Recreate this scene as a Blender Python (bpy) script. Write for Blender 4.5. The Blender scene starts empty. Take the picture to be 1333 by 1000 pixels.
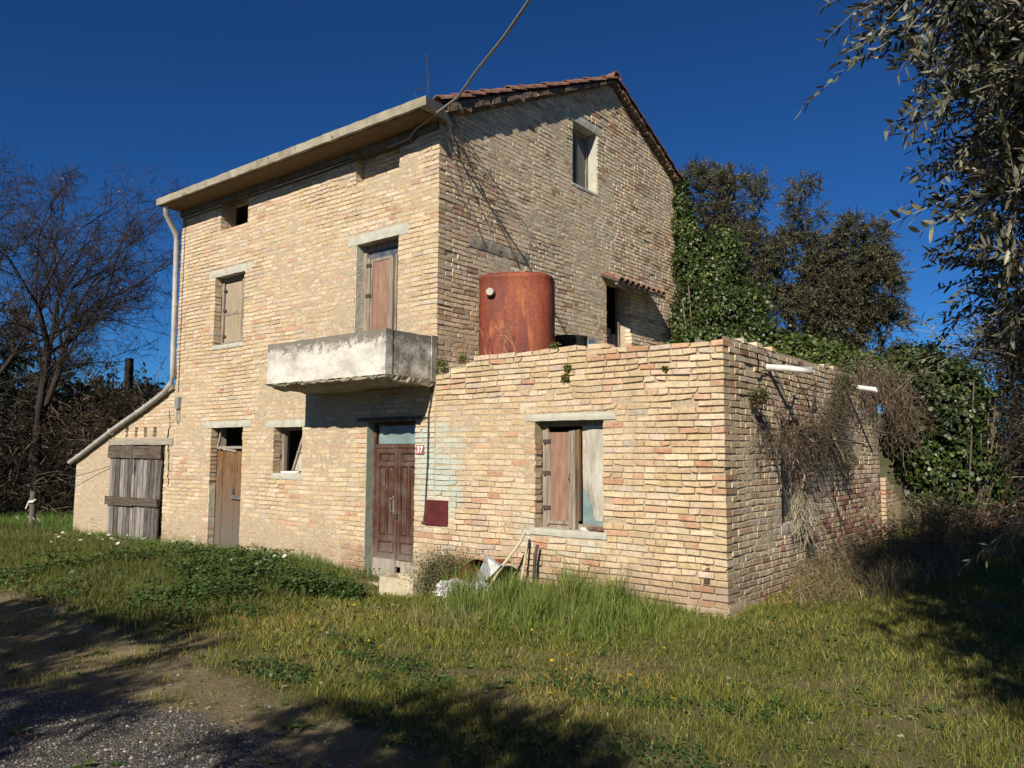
import bpy, math, random
import numpy as np
from mathutils import Matrix, Vector
scn = bpy.context.scene
rng = np.random.default_rng(7)
random.seed(7)

# ------------------------------------------------------------------ camera
cam_d = bpy.data.cameras.new("camera"); cam = bpy.data.objects.new("camera", cam_d)
scn.collection.objects.link(cam); scn.camera = cam
cam_d.sensor_width = 36.0; cam_d.lens = 1027.4 / 1333 * 36
cam_d.clip_start = 0.05; cam_d.clip_end = 2000
CAM = (3.176, -7.461, 1.455)
Rr = [[0.787, 0.053, 0.614], [0.617, -0.076, -0.784], [0.006, 0.996, -0.092]]
m = Matrix(Rr).to_4x4(); m = m.to_quaternion().to_matrix().to_4x4(); m.translation = CAM
cam.matrix_world = m

# ------------------------------------------------------------------ light
SUN = Vector((0.25, -0.815, 0.515)).normalized()
world = bpy.data.worlds.new("World"); scn.world = world; world.use_nodes = True
nt = world.node_tree; nt.nodes.clear()
sky = nt.nodes.new("ShaderNodeTexSky"); sky.sky_type = 'NISHITA'; sky.sun_disc = False
sky.sun_elevation = math.asin(SUN.z); sky.sun_rotation = math.atan2(SUN.x, SUN.y)
sky.altitude = 2500; sky.air_density = 1.15; sky.dust_density = 0.25; sky.ozone_density = 5.0
bg = nt.nodes.new("ShaderNodeBackground"); bg.inputs[1].default_value = 0.05
wo = nt.nodes.new("ShaderNodeOutputWorld")
tint = nt.nodes.new("ShaderNodeMix"); tint.data_type = 'RGBA'; tint.blend_type = 'MULTIPLY'; tint.inputs[0].default_value = 1.0; tint.inputs[7].default_value = (0.28, 0.55, 0.74, 1)
gam = nt.nodes.new("ShaderNodeGamma"); gam.inputs[1].default_value = 1.22
nt.links.new(sky.outputs[0], tint.inputs[6]); nt.links.new(tint.outputs[2], gam.inputs[0]); nt.links.new(gam.outputs[0], bg.inputs[0]); nt.links.new(bg.outputs[0], wo.inputs[0])
sl = bpy.data.lights.new("sun", 'SUN'); sl.energy = 5.0; sl.angle = math.radians(0.53); sl.color = (1.0, 0.92, 0.77)
so = bpy.data.objects.new("sun", sl); scn.collection.objects.link(so)
so.rotation_euler = SUN.to_track_quat('Z', 'Y').to_euler(); so.location = (8, -20, 16)
scn.view_settings.view_transform = 'Standard'; scn.view_settings.look = 'None'
scn.view_settings.exposure = 0.5; scn.view_settings.gamma = 1.0
scn.render.engine = 'CYCLES'
scn.cycles.max_bounces = 5; scn.cycles.transparent_max_bounces = 6

# ------------------------------------------------------------------ noise
def _h(ix, iy, iz, s):
    n = (ix * 374761393 + iy * 668265263 + iz * 2147483647 + s * 974634777) & 0xffffffff
    n = ((n ^ (n >> 13)) * 1274126177) & 0xffffffff
    n = ((n ^ (n >> 16)) * 2246822519) & 0xffffffff
    return ((n ^ (n >> 15)) & 0xffffff) / float(0xffffff)
def vn(x, y, z=0.0, s=0):
    x, y, z = np.broadcast_arrays(np.asarray(x, float), np.asarray(y, float), np.asarray(z, float))
    fx, fy, fz = np.floor(x), np.floor(y), np.floor(z)
    ix, iy, iz = fx.astype(np.int64), fy.astype(np.int64), fz.astype(np.int64)
    u, v, w = x - fx, y - fy, z - fz
    u = u * u * (3 - 2 * u); v = v * v * (3 - 2 * v); w = w * w * (3 - 2 * w)
    def c(a, b, d): return _h(ix + a, iy + b, iz + d, s)
    a = (c(0,0,0)*(1-u)+c(1,0,0)*u)*(1-v)+(c(0,1,0)*(1-u)+c(1,1,0)*u)*v
    b = (c(0,0,1)*(1-u)+c(1,0,1)*u)*(1-v)+(c(0,1,1)*(1-u)+c(1,1,1)*u)*v
    return a*(1-w)+b*w
def fbm(x, y, z=0.0, s=0, o=3):
    t = 0; a = 0.5; n = 0
    for i in range(o):
        t = t + a * vn(np.asarray(x)*2**i, np.asarray(y)*2**i, np.asarray(z)*2**i, s+i); n += a; a *= 0.5
    return t / n
def ss(a, b, x):
    t = np.clip((np.asarray(x, float) - a) / (b - a), 0, 1); return t*t*(3-2*t)
def nrm(v): return v / np.maximum(np.linalg.norm(v, axis=-1, keepdims=True), 1e-9)

# ------------------------------------------------------------------ mesh helpers
def mesh(name, V, Fs, mats, mi=None, col=None, smooth=False):
    """V (N,3); Fs list of (M,k) int arrays; mi list of material index arrays or ints"""
    V = np.asarray(V, np.float32)
    Fs = [np.asarray(f, np.int32) for f in Fs]
    if mi is None: mi = [0] * len(Fs)
    keep = [i for i, f in enumerate(Fs) if len(f)]
    mi = [mi[i] for i in keep]; Fs = [Fs[i] for i in keep]
    me = bpy.data.meshes.new(name)
    me.vertices.add(len(V)); me.vertices.foreach_set("co", V.ravel())
    nl = sum(f.size for f in Fs); npoly = sum(len(f) for f in Fs)
    me.loops.add(nl); me.loops.foreach_set("vertex_index", np.concatenate([f.ravel() for f in Fs]))
    tot = np.concatenate([np.full(len(f), f.shape[1], np.int32) for f in Fs])
    st = np.concatenate([[0], np.cumsum(tot)[:-1]]).astype(np.int32)
    me.polygons.add(npoly); me.polygons.foreach_set("loop_start", st); me.polygons.foreach_set("loop_total", tot)
    mm = np.concatenate([np.full(len(f), m_, np.int32) if np.isscalar(m_) else np.asarray(m_, np.int32) for f, m_ in zip(Fs, mi)])
    me.polygons.foreach_set("material_index", mm)
    me.polygons.foreach_set("use_smooth", np.full(npoly, bool(smooth)))
    if not isinstance(mats, (list, tuple)): mats = [mats]
    for m_ in mats: me.materials.append(m_)
    me.update(calc_edges=True)
    if col is not None:
        at = me.color_attributes.new("Col", 'FLOAT_COLOR', 'POINT')
        c4 = np.ones((len(V), 4), np.float32); c4[:, :3] = col
        at.data.foreach_set("color", c4.ravel())
    me.validate()
    return me
def setp(o, label=None, cat=None, group=None, kind=None):
    if label: o['label'] = label
    if cat: o['category'] = cat
    if group: o['group'] = group
    if kind: o['kind'] = kind
    return o
def empty(name, loc, label, cat, group=None):
    o = bpy.data.objects.new(name, None); scn.collection.objects.link(o)
    o.location = loc; o.empty_display_size = 0.2; setp(o, label, cat, group); return o
def wloc(o):
    v = Vector((0, 0, 0))
    while o is not None: v = v + o.location; o = o.parent
    return v
def link(name, me, parent=None, loc=None):
    o = bpy.data.objects.new(name, me); scn.collection.objects.link(o)
    if parent is not None:
        base = wloc(parent); o.parent = parent
    else:
        base = Vector(loc) if loc is not None else Vector((0, 0, 0)); o.location = base
    if base.length > 0: me.transform(Matrix.Translation(-base))
    return o

class MB:
    def __init__(s): s.V = []; s.F = {3: [], 4: []}; s.M = {3: [], 4: []}; s.n = 0; s.C = []
    def add(s, V, F, m=0, col=None):
        V = np.asarray(V, float).reshape(-1, 3); F = np.asarray(F, int)
        s.V.append(V); s.F[F.shape[1]].append(F + s.n); s.M[F.shape[1]].append(np.full(len(F), m)); s.n += len(V)
        s.C.append(np.tile(np.asarray(col if col is not None else (1, 1, 1), float), (len(V), 1)) if np.ndim(col) < 2 else col)
        return s
    def box(s, x0, x1, y0, y1, z0, z1, j=0.0, m=0, T=None, col=None):
        V = np.array([[x, y, z] for x in (x0, x1) for y in (y0, y1) for z in (z0, z1)], float)
        if j: V += rng.uniform(-j, j, V.shape)
        if T is not None: V = V @ np.array(T[0]).T + np.array(T[1])
        s.add(V, [[0,1,3,2],[4,6,7,5],[0,4,5,1],[2,3,7,6],[0,2,6,4],[1,5,7,3]], m, col); return s
    def bar(s, a, b, w, h, m=0, up=(0,0,1), j=0, col=None):
        a = np.array(a, float); b = np.array(b, float); d = b - a; L = np.linalg.norm(d); d /= L
        u = np.array(up, float); x = np.cross(d, u); x /= np.linalg.norm(x); y = np.cross(x, d)
        s.box(-w/2, w/2, 0, L, -h/2, h/2, j, m, (np.stack([x, d, y], 1), a), col); return s
    def tube(s, P, r, n=6, m=0, cap=True, col=None):
        P = np.asarray(P, float); k = len(P); r = np.broadcast_to(np.asarray(r, float), (k,))
        T = nrm(np.gradient(P, axis=0)); up = np.array([0.13, 0.21, 0.97])
        X = nrm(np.cross(T, up)); Y = np.cross(T, X)
        a = np.arange(n) * 2 * math.pi / n
        V = P[:, None] + r[:, None, None] * (np.cos(a)[None, :, None] * X[:, None] + np.sin(a)[None, :, None] * Y[:, None])
        V = V.reshape(-1, 3); i = np.arange(k-1)[:, None]; q = np.arange(n)[None]; q2 = (q+1) % n
        F = np.stack([i*n+q, i*n+q2, (i+1)*n+q2, (i+1)*n+q], -1).reshape(-1, 4)
        s.add(V, F, m, col)
        if cap:
            for e, row in ((0, 0), (1, k-1)):
                c = np.vstack([V[row*n:(row+1)*n], P[row][None]]); t = [[j, n, (j+1) % n] if e else [(j+1) % n, n, j] for j in range(n)]
                s.add(c, t, m, col)
        return s
    def build(s, name, mats, parent=None, loc=None, smooth=False, col=False):
        V = np.vstack(s.V); Fs = []; mi = []
        for k in (3, 4):
            if s.F[k]: Fs.append(np.vstack(s.F[k])); mi.append(np.concatenate(s.M[k]))
        return link(name, mesh(name, V, Fs, mats, mi, np.vstack(s.C) if col else None, smooth), parent, loc)

# ------------------------------------------------------------------ materials
def newmat(name):
    m_ = bpy.data.materials.new(name); m_.use_nodes = True; n = m_.node_tree.nodes
    b = n['Principled BSDF']; b.inputs['Roughness'].default_value = 0.9; b.inputs['Specular IOR Level'].default_value = 0.2
    return m_, m_.node_tree, b
def N(t, typ, **k):
    n = t.nodes.new(typ)
    for a, v in k.items():
        if a in n.inputs: n.inputs[a].default_value = v
        else: setattr(n, a, v)
    return n
def noise(t, scale, detail=4, rough=0.55, vec=None, dist=0.0):
    n = N(t, 'ShaderNodeTexNoise'); n.inputs['Scale'].default_value = scale; n.inputs['Detail'].default_value = detail
    n.inputs['Roughness'].default_value = rough; n.inputs['Distortion'].default_value = dist
    if vec is None: vec = coords(t)
    t.links.new(vec, n.inputs['Vector'])
    return n.outputs['Fac']
def coords(t, sc=(1, 1, 1)):
    if sc == (1, 1, 1):
        for n_ in t.nodes:
            if n_.type == 'NEW_GEOMETRY': return n_.outputs['Position']
        return N(t, 'ShaderNodeNewGeometry').outputs['Position']
    g = N(t, 'ShaderNodeNewGeometry'); mp = N(t, 'ShaderNodeMapping'); mp.inputs['Scale'].default_value = sc
    t.links.new(g.outputs['Position'], mp.inputs['Vector']); return mp.outputs[0]
def ramp(t, fac, stops):
    r = N(t, 'ShaderNodeValToRGB'); e = r.color_ramp.elements
    while len(e) > 1: e.remove(e[-1])
    e[0].position = stops[0][0]; c = stops[0][1]; e[0].color = (*c, 1) if len(np.shape(c)) else (c, c, c, 1)
    for p, c in stops[1:]:
        x = e.new(p); x.color = (*c, 1) if len(np.shape(c)) else (c, c, c, 1)
    t.links.new(fac, r.inputs[0]); return r.outputs[0]
def mix(t, f, a, b, mode='MIX'):
    n = N(t, 'ShaderNodeMix', data_type='RGBA', blend_type=mode)
    for i, v in ((0, f), (6, a), (7, b)):
        if isinstance(v, bpy.types.NodeSocket): t.links.new(v, n.inputs[i])
        elif i == 0: n.inputs[0].default_value = v
        else: n.inputs[i].default_value = (*v, 1) if len(v) == 3 else v
    return n.outputs[2]
def mth(t, op, a, b=0.0, cl=False):
    n = N(t, 'ShaderNodeMath', operation=op); n.use_clamp = cl
    for i, v in ((0, a), (1, b)):
        if isinstance(v, bpy.types.NodeSocket): t.links.new(v, n.inputs[i])
        else: n.inputs[i].default_value = v
    return n.outputs[0]
def bump(t, b, h, strength=0.5, dist=0.01):
    n = N(t, 'ShaderNodeBump'); n.inputs['Strength'].default_value = strength; n.inputs['Distance'].default_value = dist
    t.links.new(h, n.inputs['Height']); t.links.new(n.outputs[0], b.inputs['Normal'])
def attr(t, name='Col'):
    n = N(t, 'ShaderNodeAttribute'); n.attribute_name = name; return n.outputs['Color']
def boxmask(t, x0, x1, z0, z1, soft=0.15, nz=0.0):
    """noisy rectangular region in world x,z (paint and other colour patches that stay on the wall)"""
    g = N(t, 'ShaderNodeNewGeometry'); sp = N(t, 'ShaderNodeSeparateXYZ'); t.links.new(g.outputs['Position'], sp.inputs[0])
    no = mth(t, 'MULTIPLY', mth(t, 'SUBTRACT', noise(t, 3.5, 5, 0.65), 0.5), nz)
    def edge(s, a, sign):
        d = mth(t, 'SUBTRACT', s, a) if sign > 0 else mth(t, 'SUBTRACT', a, s)
        return mth(t, 'DIVIDE', mth(t, 'ADD', d, no), soft, True)
    return mth(t, 'MULTIPLY', mth(t, 'MULTIPLY', edge(sp.outputs[0], x0, 1), edge(sp.outputs[0], x1, -1)),
               mth(t, 'MULTIPLY', edge(sp.outputs[2], z0, 1), edge(sp.outputs[2], z1, -1)))

def simple(name, stops, scale=6, sc=(1, 1, 1), rough=0.9, bs=0.3, bd=0.004, bscale=60, metal=0.0, spec=0.2, dirt=None):
    m_, t, b = newmat(name); v = coords(t, sc)
    c = ramp(t, noise(t, scale, 6, 0.62, v), stops)
    if dirt: c = mix(t, ramp(t, noise(t, dirt[1], 5, 0.7), [(dirt[2], 0.0), (dirt[2] + 0.12, 1.0)]), c, dirt[0])
    t.links.new(c, b.inputs['Base Color']); b.inputs['Roughness'].default_value = rough; b.inputs['Metallic'].default_value = metal
    b.inputs['Specular IOR Level'].default_value = spec
    bump(t, b, noise(t, bscale, 4, 0.6, v), bs, bd); return m_

def mat_brick(name, paint=False, moss=False, red=False):
    m_, t, b = newmat(name); base = attr(t)
    g = mix(t, 1.0, ramp(t, noise(t, 24, 8, 0.8), [(0.3, 0.55), (0.45, 0.95), (0.7, 1.22)]), ramp(t, noise(t, 3.0, 6, 0.7), [(0.3, 0.84), (0.7, 1.12)]), 'MULTIPLY')
    c = mix(t, 1.0, base, g, 'MULTIPLY')
    # lime bloom
    c = mix(t, ramp(t, noise(t, 2.2, 6, 0.72), [(0.54, 0.0), (0.72, 0.6)]), c, (0.56, 0.49, 0.38))
    # dark lichen specks
    c = mix(t, ramp(t, noise(t, 14, 5, 0.75), [(0.62, 0.0), (0.74, 0.5 if moss else 0.38)]), c, (0.13, 0.11, 0.07))
    if moss:
        c = mix(t, ramp(t, noise(t, 1.3, 5, 0.7), [(0.54, 0.0), (0.70, 0.40)]), c, (0.24, 0.20, 0.14))
        c = mix(t, ramp(t, noise(t, 1.9, 4, 0.7, coords(t, (1, 1.13, 0.9))), [(0.60, 0.0), (0.70, 0.45)]), c, (0.26, 0.19, 0.06))
    g_ = N(t, 'ShaderNodeNewGeometry'); sp_ = N(t, 'ShaderNodeSeparateXYZ'); t.links.new(g_.outputs['Position'], sp_.inputs[0])
    dm_ = mth(t, 'DIVIDE', mth(t, 'SUBTRACT', mth(t, 'MULTIPLY', noise(t, 2.6, 7, 0.75), 0.95), mth(t, 'ADD', sp_.outputs[2], 0.12)), 0.22, True)
    c = mix(t, mth(t, 'MULTIPLY', dm_, 0.6), c, (0.25, 0.17, 0.115))
    st_ = ramp(t, noise(t, 1.0, 6, 0.7, coords(t, (2.6, 2.6, 0.28))), [(0.56, 0.0), (0.72, 0.34)])
    c = mix(t, st_, c, (0.22, 0.18, 0.13))
    if paint:
        mk = boxmask(t, -4.42, -3.45, 0.72, 1.92, 0.3, 1.3)
        c = mix(t, mth(t, 'MULTIPLY', mk, 0.62), c, (0.36, 0.50, 0.49))
        mk = boxmask(t, -2.75, -1.3, 0.44, 0.76, 0.22, 0.8)
        c = mix(t, mth(t, 'MULTIPLY', mk, 0.55), c, (0.38, 0.48, 0.44))
        mk = boxmask(t, -6.3, -4.2, 1.9, 2.45, 0.3, 1.2)  # greyer tone over the bricks below the balcony
        c = mix(t, mth(t, 'MULTIPLY', mk, 0.7), c, (0.30, 0.33, 0.33))
    t.links.new(c, b.inputs['Base Color']); b.inputs['Roughness'].default_value = 0.95
    hh = mth(t, 'ADD', mth(t, 'MULTIPLY', noise(t, 45, 5, 0.75), 1.0), mth(t, 'MULTIPLY', noise(t, 11, 3, 0.6), 1.0))
    bump(t, b, hh, 0.75, 0.012); return m_
def mat_mortar(name, c1, c2):
    m_, t, b = newmat(name)
    c = ramp(t, noise(t, 9, 9, 0.8), [(0.3, c1), (0.7, c2)])
    c = mix(t, ramp(t, noise(t, 30, 6, 0.8), [(0.38, 0.55), (0.52, 0.0)]), c, tuple(x*0.5 for x in c1))
    t.links.new(c, b.inputs['Base Color']); b.inputs['Roughness'].default_value = 1.0
    bump(t, b, noise(t, 26, 8, 0.8), 1.0, 0.02); return m_
def mat_leaf(name, tr=0.25, rough=0.55, back=None, spec=0.35):
    m_, t, b = newmat(name); c = attr(t)
    if back:
        g = N(t, 'ShaderNodeNewGeometry'); c2 = mix(t, g.outputs['Backfacing'], c, mix(t, 0.6, c, back))
    else: c2 = c
    t.links.new(c2, b.inputs['Base Color']); b.inputs['Roughness'].default_value = rough; b.inputs['Specular IOR Level'].default_value = spec
    tl = N(t, 'ShaderNodeBsdfTranslucent'); t.links.new(c2, tl.inputs[0])
    ms = N(t, 'ShaderNodeMixShader'); ms.inputs[0].default_value = tr
    out = t.nodes['Material Output']
    t.links.new(b.outputs[0], ms.inputs[1]); t.links.new(tl.outputs[0], ms.inputs[2]); t.links.new(ms.outputs[0], out.inputs[0])
    return m_
def mat_wood(name, stops, vert=True, low=None, bs=0.6):
    m_, t, b = newmat(name); v = coords(t, (38, 38, 2.2) if vert else (2.2, 38, 38))
    c = ramp(t, noise(t, 1.0, 6, 0.65, v, 0.4), stops)
    c = mix(t, ramp(t, noise(t, 5.0, 5, 0.7), [(0.45, 0.0), (0.7, 0.45)]), c, (0.17, 0.15, 0.135))
    if low:   # weathering colour, z0 (full) -> z1 (none)
        g = N(t, 'ShaderNodeNewGeometry'); sp = N(t, 'ShaderNodeSeparateXYZ'); t.links.new(g.outputs['Position'], sp.inputs[0])
        f = mth(t, 'DIVIDE', mth(t, 'SUBTRACT', low[2], mth(t, 'ADD', sp.outputs[2], mth(t, 'MULTIPLY', noise(t, 6, 4, 0.7, coords(t, (2, 2, .4))), 0.5))), low[2] - low[1], True)
        c = mix(t, f, c, mix(t, noise(t, 1.0, 5, 0.6, v), low[0], tuple(x * 0.5 for x in low[0])))
    t.links.new(c, b.inputs['Base Color']); b.inputs['Roughness'].default_value = 0.85
    bump(t, b, noise(t, 1.0, 5, 0.7, v), bs, 0.006); return m_

M = {}
M['brick'] = mat_brick('old_buff_brick', paint=True)
M['brick_gable'] = mat_brick('weathered_buff_brick', moss=True)
M['brick_wash'] = mat_brick('greyish_washed_brick')
M['mortar'] = mat_mortar('lime_mortar', (0.385, 0.30, 0.20), (0.53, 0.43, 0.315))
M['mortar_gable'] = mat_mortar('weathered_mortar', (0.36, 0.30, 0.205), (0.56, 0.48, 0.36))  # mortar lightened as well, against the weak grazing sun on the gable
M['concrete'] = simple('weathered_concrete', [(0.25, (0.17, 0.15, 0.11)), (0.5, (0.28, 0.25, 0.19)), (0.75, (0.37, 0.34, 0.27))], 5, bscale=50, bs=0.5, bd=0.006, dirt=((0.07, 0.06, 0.045), 9, 0.58))
M['lintel'] = simple('grey_concrete_lintel', [(0.3, (0.33, 0.32, 0.27)), (0.7, (0.47, 0.46, 0.39))], 8, bscale=60, bs=0.5, bd=0.005)
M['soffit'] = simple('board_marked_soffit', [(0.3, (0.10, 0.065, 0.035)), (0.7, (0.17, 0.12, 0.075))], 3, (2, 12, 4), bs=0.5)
M['crack_shade'] = simple('painted_crack_shade', [(0.3, (0.03, 0.022, 0.015)), (0.7, (0.09, 0.07, 0.045))], 9)  # dark colour painted in place of the shade inside cracks and joints
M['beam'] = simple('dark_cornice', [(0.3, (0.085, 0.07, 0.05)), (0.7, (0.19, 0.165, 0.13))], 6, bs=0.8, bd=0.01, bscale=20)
M['plaster'] = simple('rough_render', [(0.3, (0.38, 0.35, 0.28)), (0.7, (0.56, 0.52, 0.42))], 7, bscale=28, bs=0.9, bd=0.012)
M['dark'] = simple('painted_interior_shade', [(0.3, (0.02, 0.017, 0.013)), (0.7, (0.05, 0.04, 0.03))], 3)  # near-black, so the interior shade is put into the colour
M['tile'] = simple('terracotta_tile', [(0.25, (0.10, 0.045, 0.035)), (0.5, (0.19, 0.09, 0.065)), (0.75, (0.27, 0.20, 0.155))], 9, bscale=50, bs=0.5, dirt=((0.10, 0.09, 0.06), 12, 0.55))
M['verge'] = simple('verge_mortar_and_tiles', [(0.3, (0.07, 0.05, 0.035)), (0.55, (0.17, 0.12, 0.085)), (0.75, (0.34, 0.29, 0.22))], 11, bscale=25, bs=1.0, bd=0.02)
M['wood_door'] = mat_wood('brown_door_wood', [(0.3, (0.035, 0.015, 0.010)), (0.55, (0.08, 0.035, 0.023)), (0.8, (0.17, 0.095, 0.068))], low=((0.30, 0.27, 0.23), -0.05, 0.65))
M['wood_kick'] = mat_wood('bare_grey_wood', [(0.3, (0.18, 0.155, 0.12)), (0.6, (0.34, 0.30, 0.25)), (0.8, (0.42, 0.39, 0.33))])
M['wood_plank'] = mat_wood('plank_door_wood', [(0.3, (0.05, 0.024, 0.012)), (0.5, (0.15, 0.075, 0.03)), (0.75, (0.31, 0.165, 0.065))], low=((0.17, 0.14, 0.115), 0.45, 1.5))
M['wood_grey'] = mat_wood('weathered_grey_planks', [(0.32, (0.03, 0.024, 0.022)), (0.5, (0.125, 0.108, 0.10)), (0.68, (0.30, 0.27, 0.25))], bs=1.0)
M['wood_pale'] = mat_wood('pale_weathered_plank', [(0.32, (0.07, 0.06, 0.055)), (0.5, (0.23, 0.205, 0.19)), (0.68, (0.40, 0.37, 0.34))], bs=1.0)
M['wood_dim'] = mat_wood('dim_weathered_plank', [(0.32, (0.02, 0.016, 0.015)), (0.5, (0.075, 0.062, 0.057)), (0.68, (0.17, 0.15, 0.14))], bs=1.0)
M['wood_dark'] = mat_wood('dark_rail_wood', [(0.25, (0.03, 0.022, 0.018)), (0.5, (0.08, 0.058, 0.045)), (0.75, (0.17, 0.135, 0.11))], vert=False, bs=0.9)
M['wood_frame'] = mat_wood('peeling_window_frame', [(0.3, (0.10, 0.07, 0.05)), (0.5, (0.24, 0.19, 0.15)), (0.75, (0.42, 0.37, 0.31))])
M['wood_beam'] = mat_wood('grey_timber_lintel', [(0.3, (0.15, 0.13, 0.10)), (0.5, (0.30, 0.27, 0.22)), (0.75, (0.42, 0.39, 0.33))], vert=False)
M['panel'] = simple('brown_hardboard', [(0.25, (0.17, 0.095, 0.068)), (0.5, (0.24, 0.14, 0.10)), (0.75, (0.32, 0.205, 0.155))], 5, (3, 3, .6), rough=0.6, bs=0.3, bscale=50, dirt=((0.13, 0.08, 0.06), 7, 0.6))
M['panel_grey'] = simple('faded_shutter_board', [(0.3, (0.24, 0.19, 0.13)), (0.7, (0.36, 0.29, 0.21))], 4, (6, 6, 1), rough=0.75, bs=0.2)
M['sheet'] = simple('white_plastic_sheet', [(0.3, (0.28, 0.255, 0.20)), (0.5, (0.40, 0.37, 0.31)), (0.75, (0.56, 0.54, 0.47))], 3, (3, 3, 1), rough=0.35, spec=0.5, bs=0.5, bscale=9, bd=0.03)
M['teal'] = simple('teal_dusty_glass', [(0.3, (0.10, 0.155, 0.16)), (0.7, (0.22, 0.29, 0.285))], 5, rough=0.3, spec=0.5, bs=0.1)
M['glass'] = simple('dusty_glass', [(0.3, (0.05, 0.06, 0.07)), (0.7, (0.16, 0.18, 0.20))], 4, rough=0.12, spec=0.6, bs=0.05)
M['tealpaint'] = simple('peeling_green_jamb', [(0.3, (0.20, 0.23, 0.19)), (0.7, (0.34, 0.37, 0.31))], 8, (1, 1, 1), bs=0.5)
M['pipe'] = simple('zinc_downpipe', [(0.3, (0.30, 0.285, 0.26)), (0.7, (0.46, 0.44, 0.40))], 5, rough=0.5, metal=0.15, bs=0.2)
M['pvc'] = simple('white_pvc', [(0.3, (0.46, 0.45, 0.42)), (0.7, (0.68, 0.67, 0.64))], 9, rough=0.4, spec=0.4, bs=0.05, dirt=((0.3, 0.27, 0.21), 22, 0.6))
M['cable'] = simple('grey_cable', [(0.3, (0.16, 0.16, 0.155)), (0.7, (0.26, 0.26, 0.25))], 20, rough=0.6)
M['meter'] = simple('oxblood_metal_door', [(0.3, (0.055, 0.012, 0.012)), (0.7, (0.13, 0.028, 0.024))], 5, rough=0.45, spec=0.4, bs=0.15)
M['iron'] = simple('dark_iron', [(0.3, (0.03, 0.025, 0.022)), (0.7, (0.09, 0.07, 0.06))], 20, rough=0.6)
M['galv'] = simple('galvanised_sheet', [(0.3, (0.17, 0.18, 0.19)), (0.7, (0.33, 0.35, 0.36))], 12, rough=0.5, metal=0.2, bs=0.5, dirt=((0.16, 0.07, 0.04), 9, 0.55))
M['rag'] = simple('white_plastic_bag', [(0.3, (0.40, 0.39, 0.40)), (0.7, (0.66, 0.65, 0.66))], 14, rough=0.45, bs=1.0, bscale=22, bd=0.03, dirt=((0.16, 0.14, 0.11), 13, 0.55))
M['planter'] = simple('cement_trough', [(0.3, (0.36, 0.31, 0.21)), (0.7, (0.50, 0.44, 0.32))], 9, bs=0.6, bscale=45, bd=0.006)
M['blue'] = simple('blue_plastic', [(0.3, (0.10, 0.14, 0.19)), (0.7, (0.22, 0.28, 0.36))], 6, rough=0.5)
M['black'] = simple('black_plastic', [(0.3, (0.012, 0.011, 0.01)), (0.7, (0.03, 0.027, 0.024))], 6, rough=0.5)
M['plate'] = simple('red_enamel_plate', [(0.3, (0.25, 0.075, 0.07)), (0.7, (0.36, 0.13, 0.12))], 40, rough=0.4)
M['white'] = simple('white_enamel', [(0.3, (0.68, 0.64, 0.60)), (0.7, (0.78, 0.75, 0.72))], 30, rough=0.4)
M['bark'] = simple('grey_bark', [(0.3, (0.055, 0.042, 0.032)), (0.7, (0.17, 0.145, 0.12))], 14, (3, 3, 0.7), bs=1.0, bd=0.02, bscale=18)
M['bark_dark'] = simple('dark_bark', [(0.3, (0.018, 0.013, 0.011)), (0.7, (0.052, 0.039, 0.032))], 10, (3, 3, 0.6), bs=1.0, bd=0.02, bscale=12)
M['bark_olive'] = simple('olive_twig_bark', [(0.3, (0.13, 0.105, 0.08)), (0.7, (0.28, 0.24, 0.195))], 20, bs=0.5, bscale=30)
M['leaf'] = mat_leaf('leaf', 0.22, 0.5)
M['ivy'] = mat_leaf('ivy_leaf', 0.18, 0.42, spec=0.45)
M['olive'] = mat_leaf('olive_leaf', 0.10, 0.45, back=(0.22, 0.22, 0.155), spec=0.4)
M['grass'] = mat_leaf('grass_blade', 0.30, 0.55)
M['twig'] = mat_leaf('dry_twig', 0.0, 0.9, spec=0.1)
M['petal'] = mat_leaf('petal', 0.25, 0.7)
def _rust():
    m_, t, b = newmat('rusted_tank_steel')
    c = ramp(t, noise(t, 1.0, 6, 0.6, coords(t, (3.2, 3.2, 0.45)), 0.0), [(0.32, (0.09, 0.018, 0.010)), (0.45, (0.19, 0.036, 0.016)), (0.56, (0.29, 0.065, 0.022)), (0.68, (0.40, 0.13, 0.035))])
    c = mix(t, ramp(t, noise(t, 3.0, 7, 0.8), [(0.3, 0.0), (0.7, 0.5)]), c, (0.16, 0.045, 0.028))
    c = mix(t, ramp(t, noise(t, 1.0, 5, 0.7, coords(t, (5, 5, 1.0))), [(0.60, 0.0), (0.68, 0.8)]), c, (0.42, 0.13, 0.03))
    c = mix(t, ramp(t, noise(t, 22, 8, 0.8), [(0.35, 0.7), (0.55, 0.0)]), c, (0.07, 0.022, 0.016))
    c = mix(t, ramp(t, noise(t, 1.0, 4, 0.7, coords(t, (4.2, 4, 1.7))), [(0.66, 0.0), (0.74, 0.5)]), c, (0.30, 0.20, 0.14))
    t.links.new(c, b.inputs['Base Color']); b.inputs['Roughness'].default_value = 0.62; b.inputs['Specular IOR Level'].default_value = 0.35
    bump(t, b, noise(t, 18, 8, 0.8), 0.7, 0.012); return m_
M['rust'] = _rust()
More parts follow.
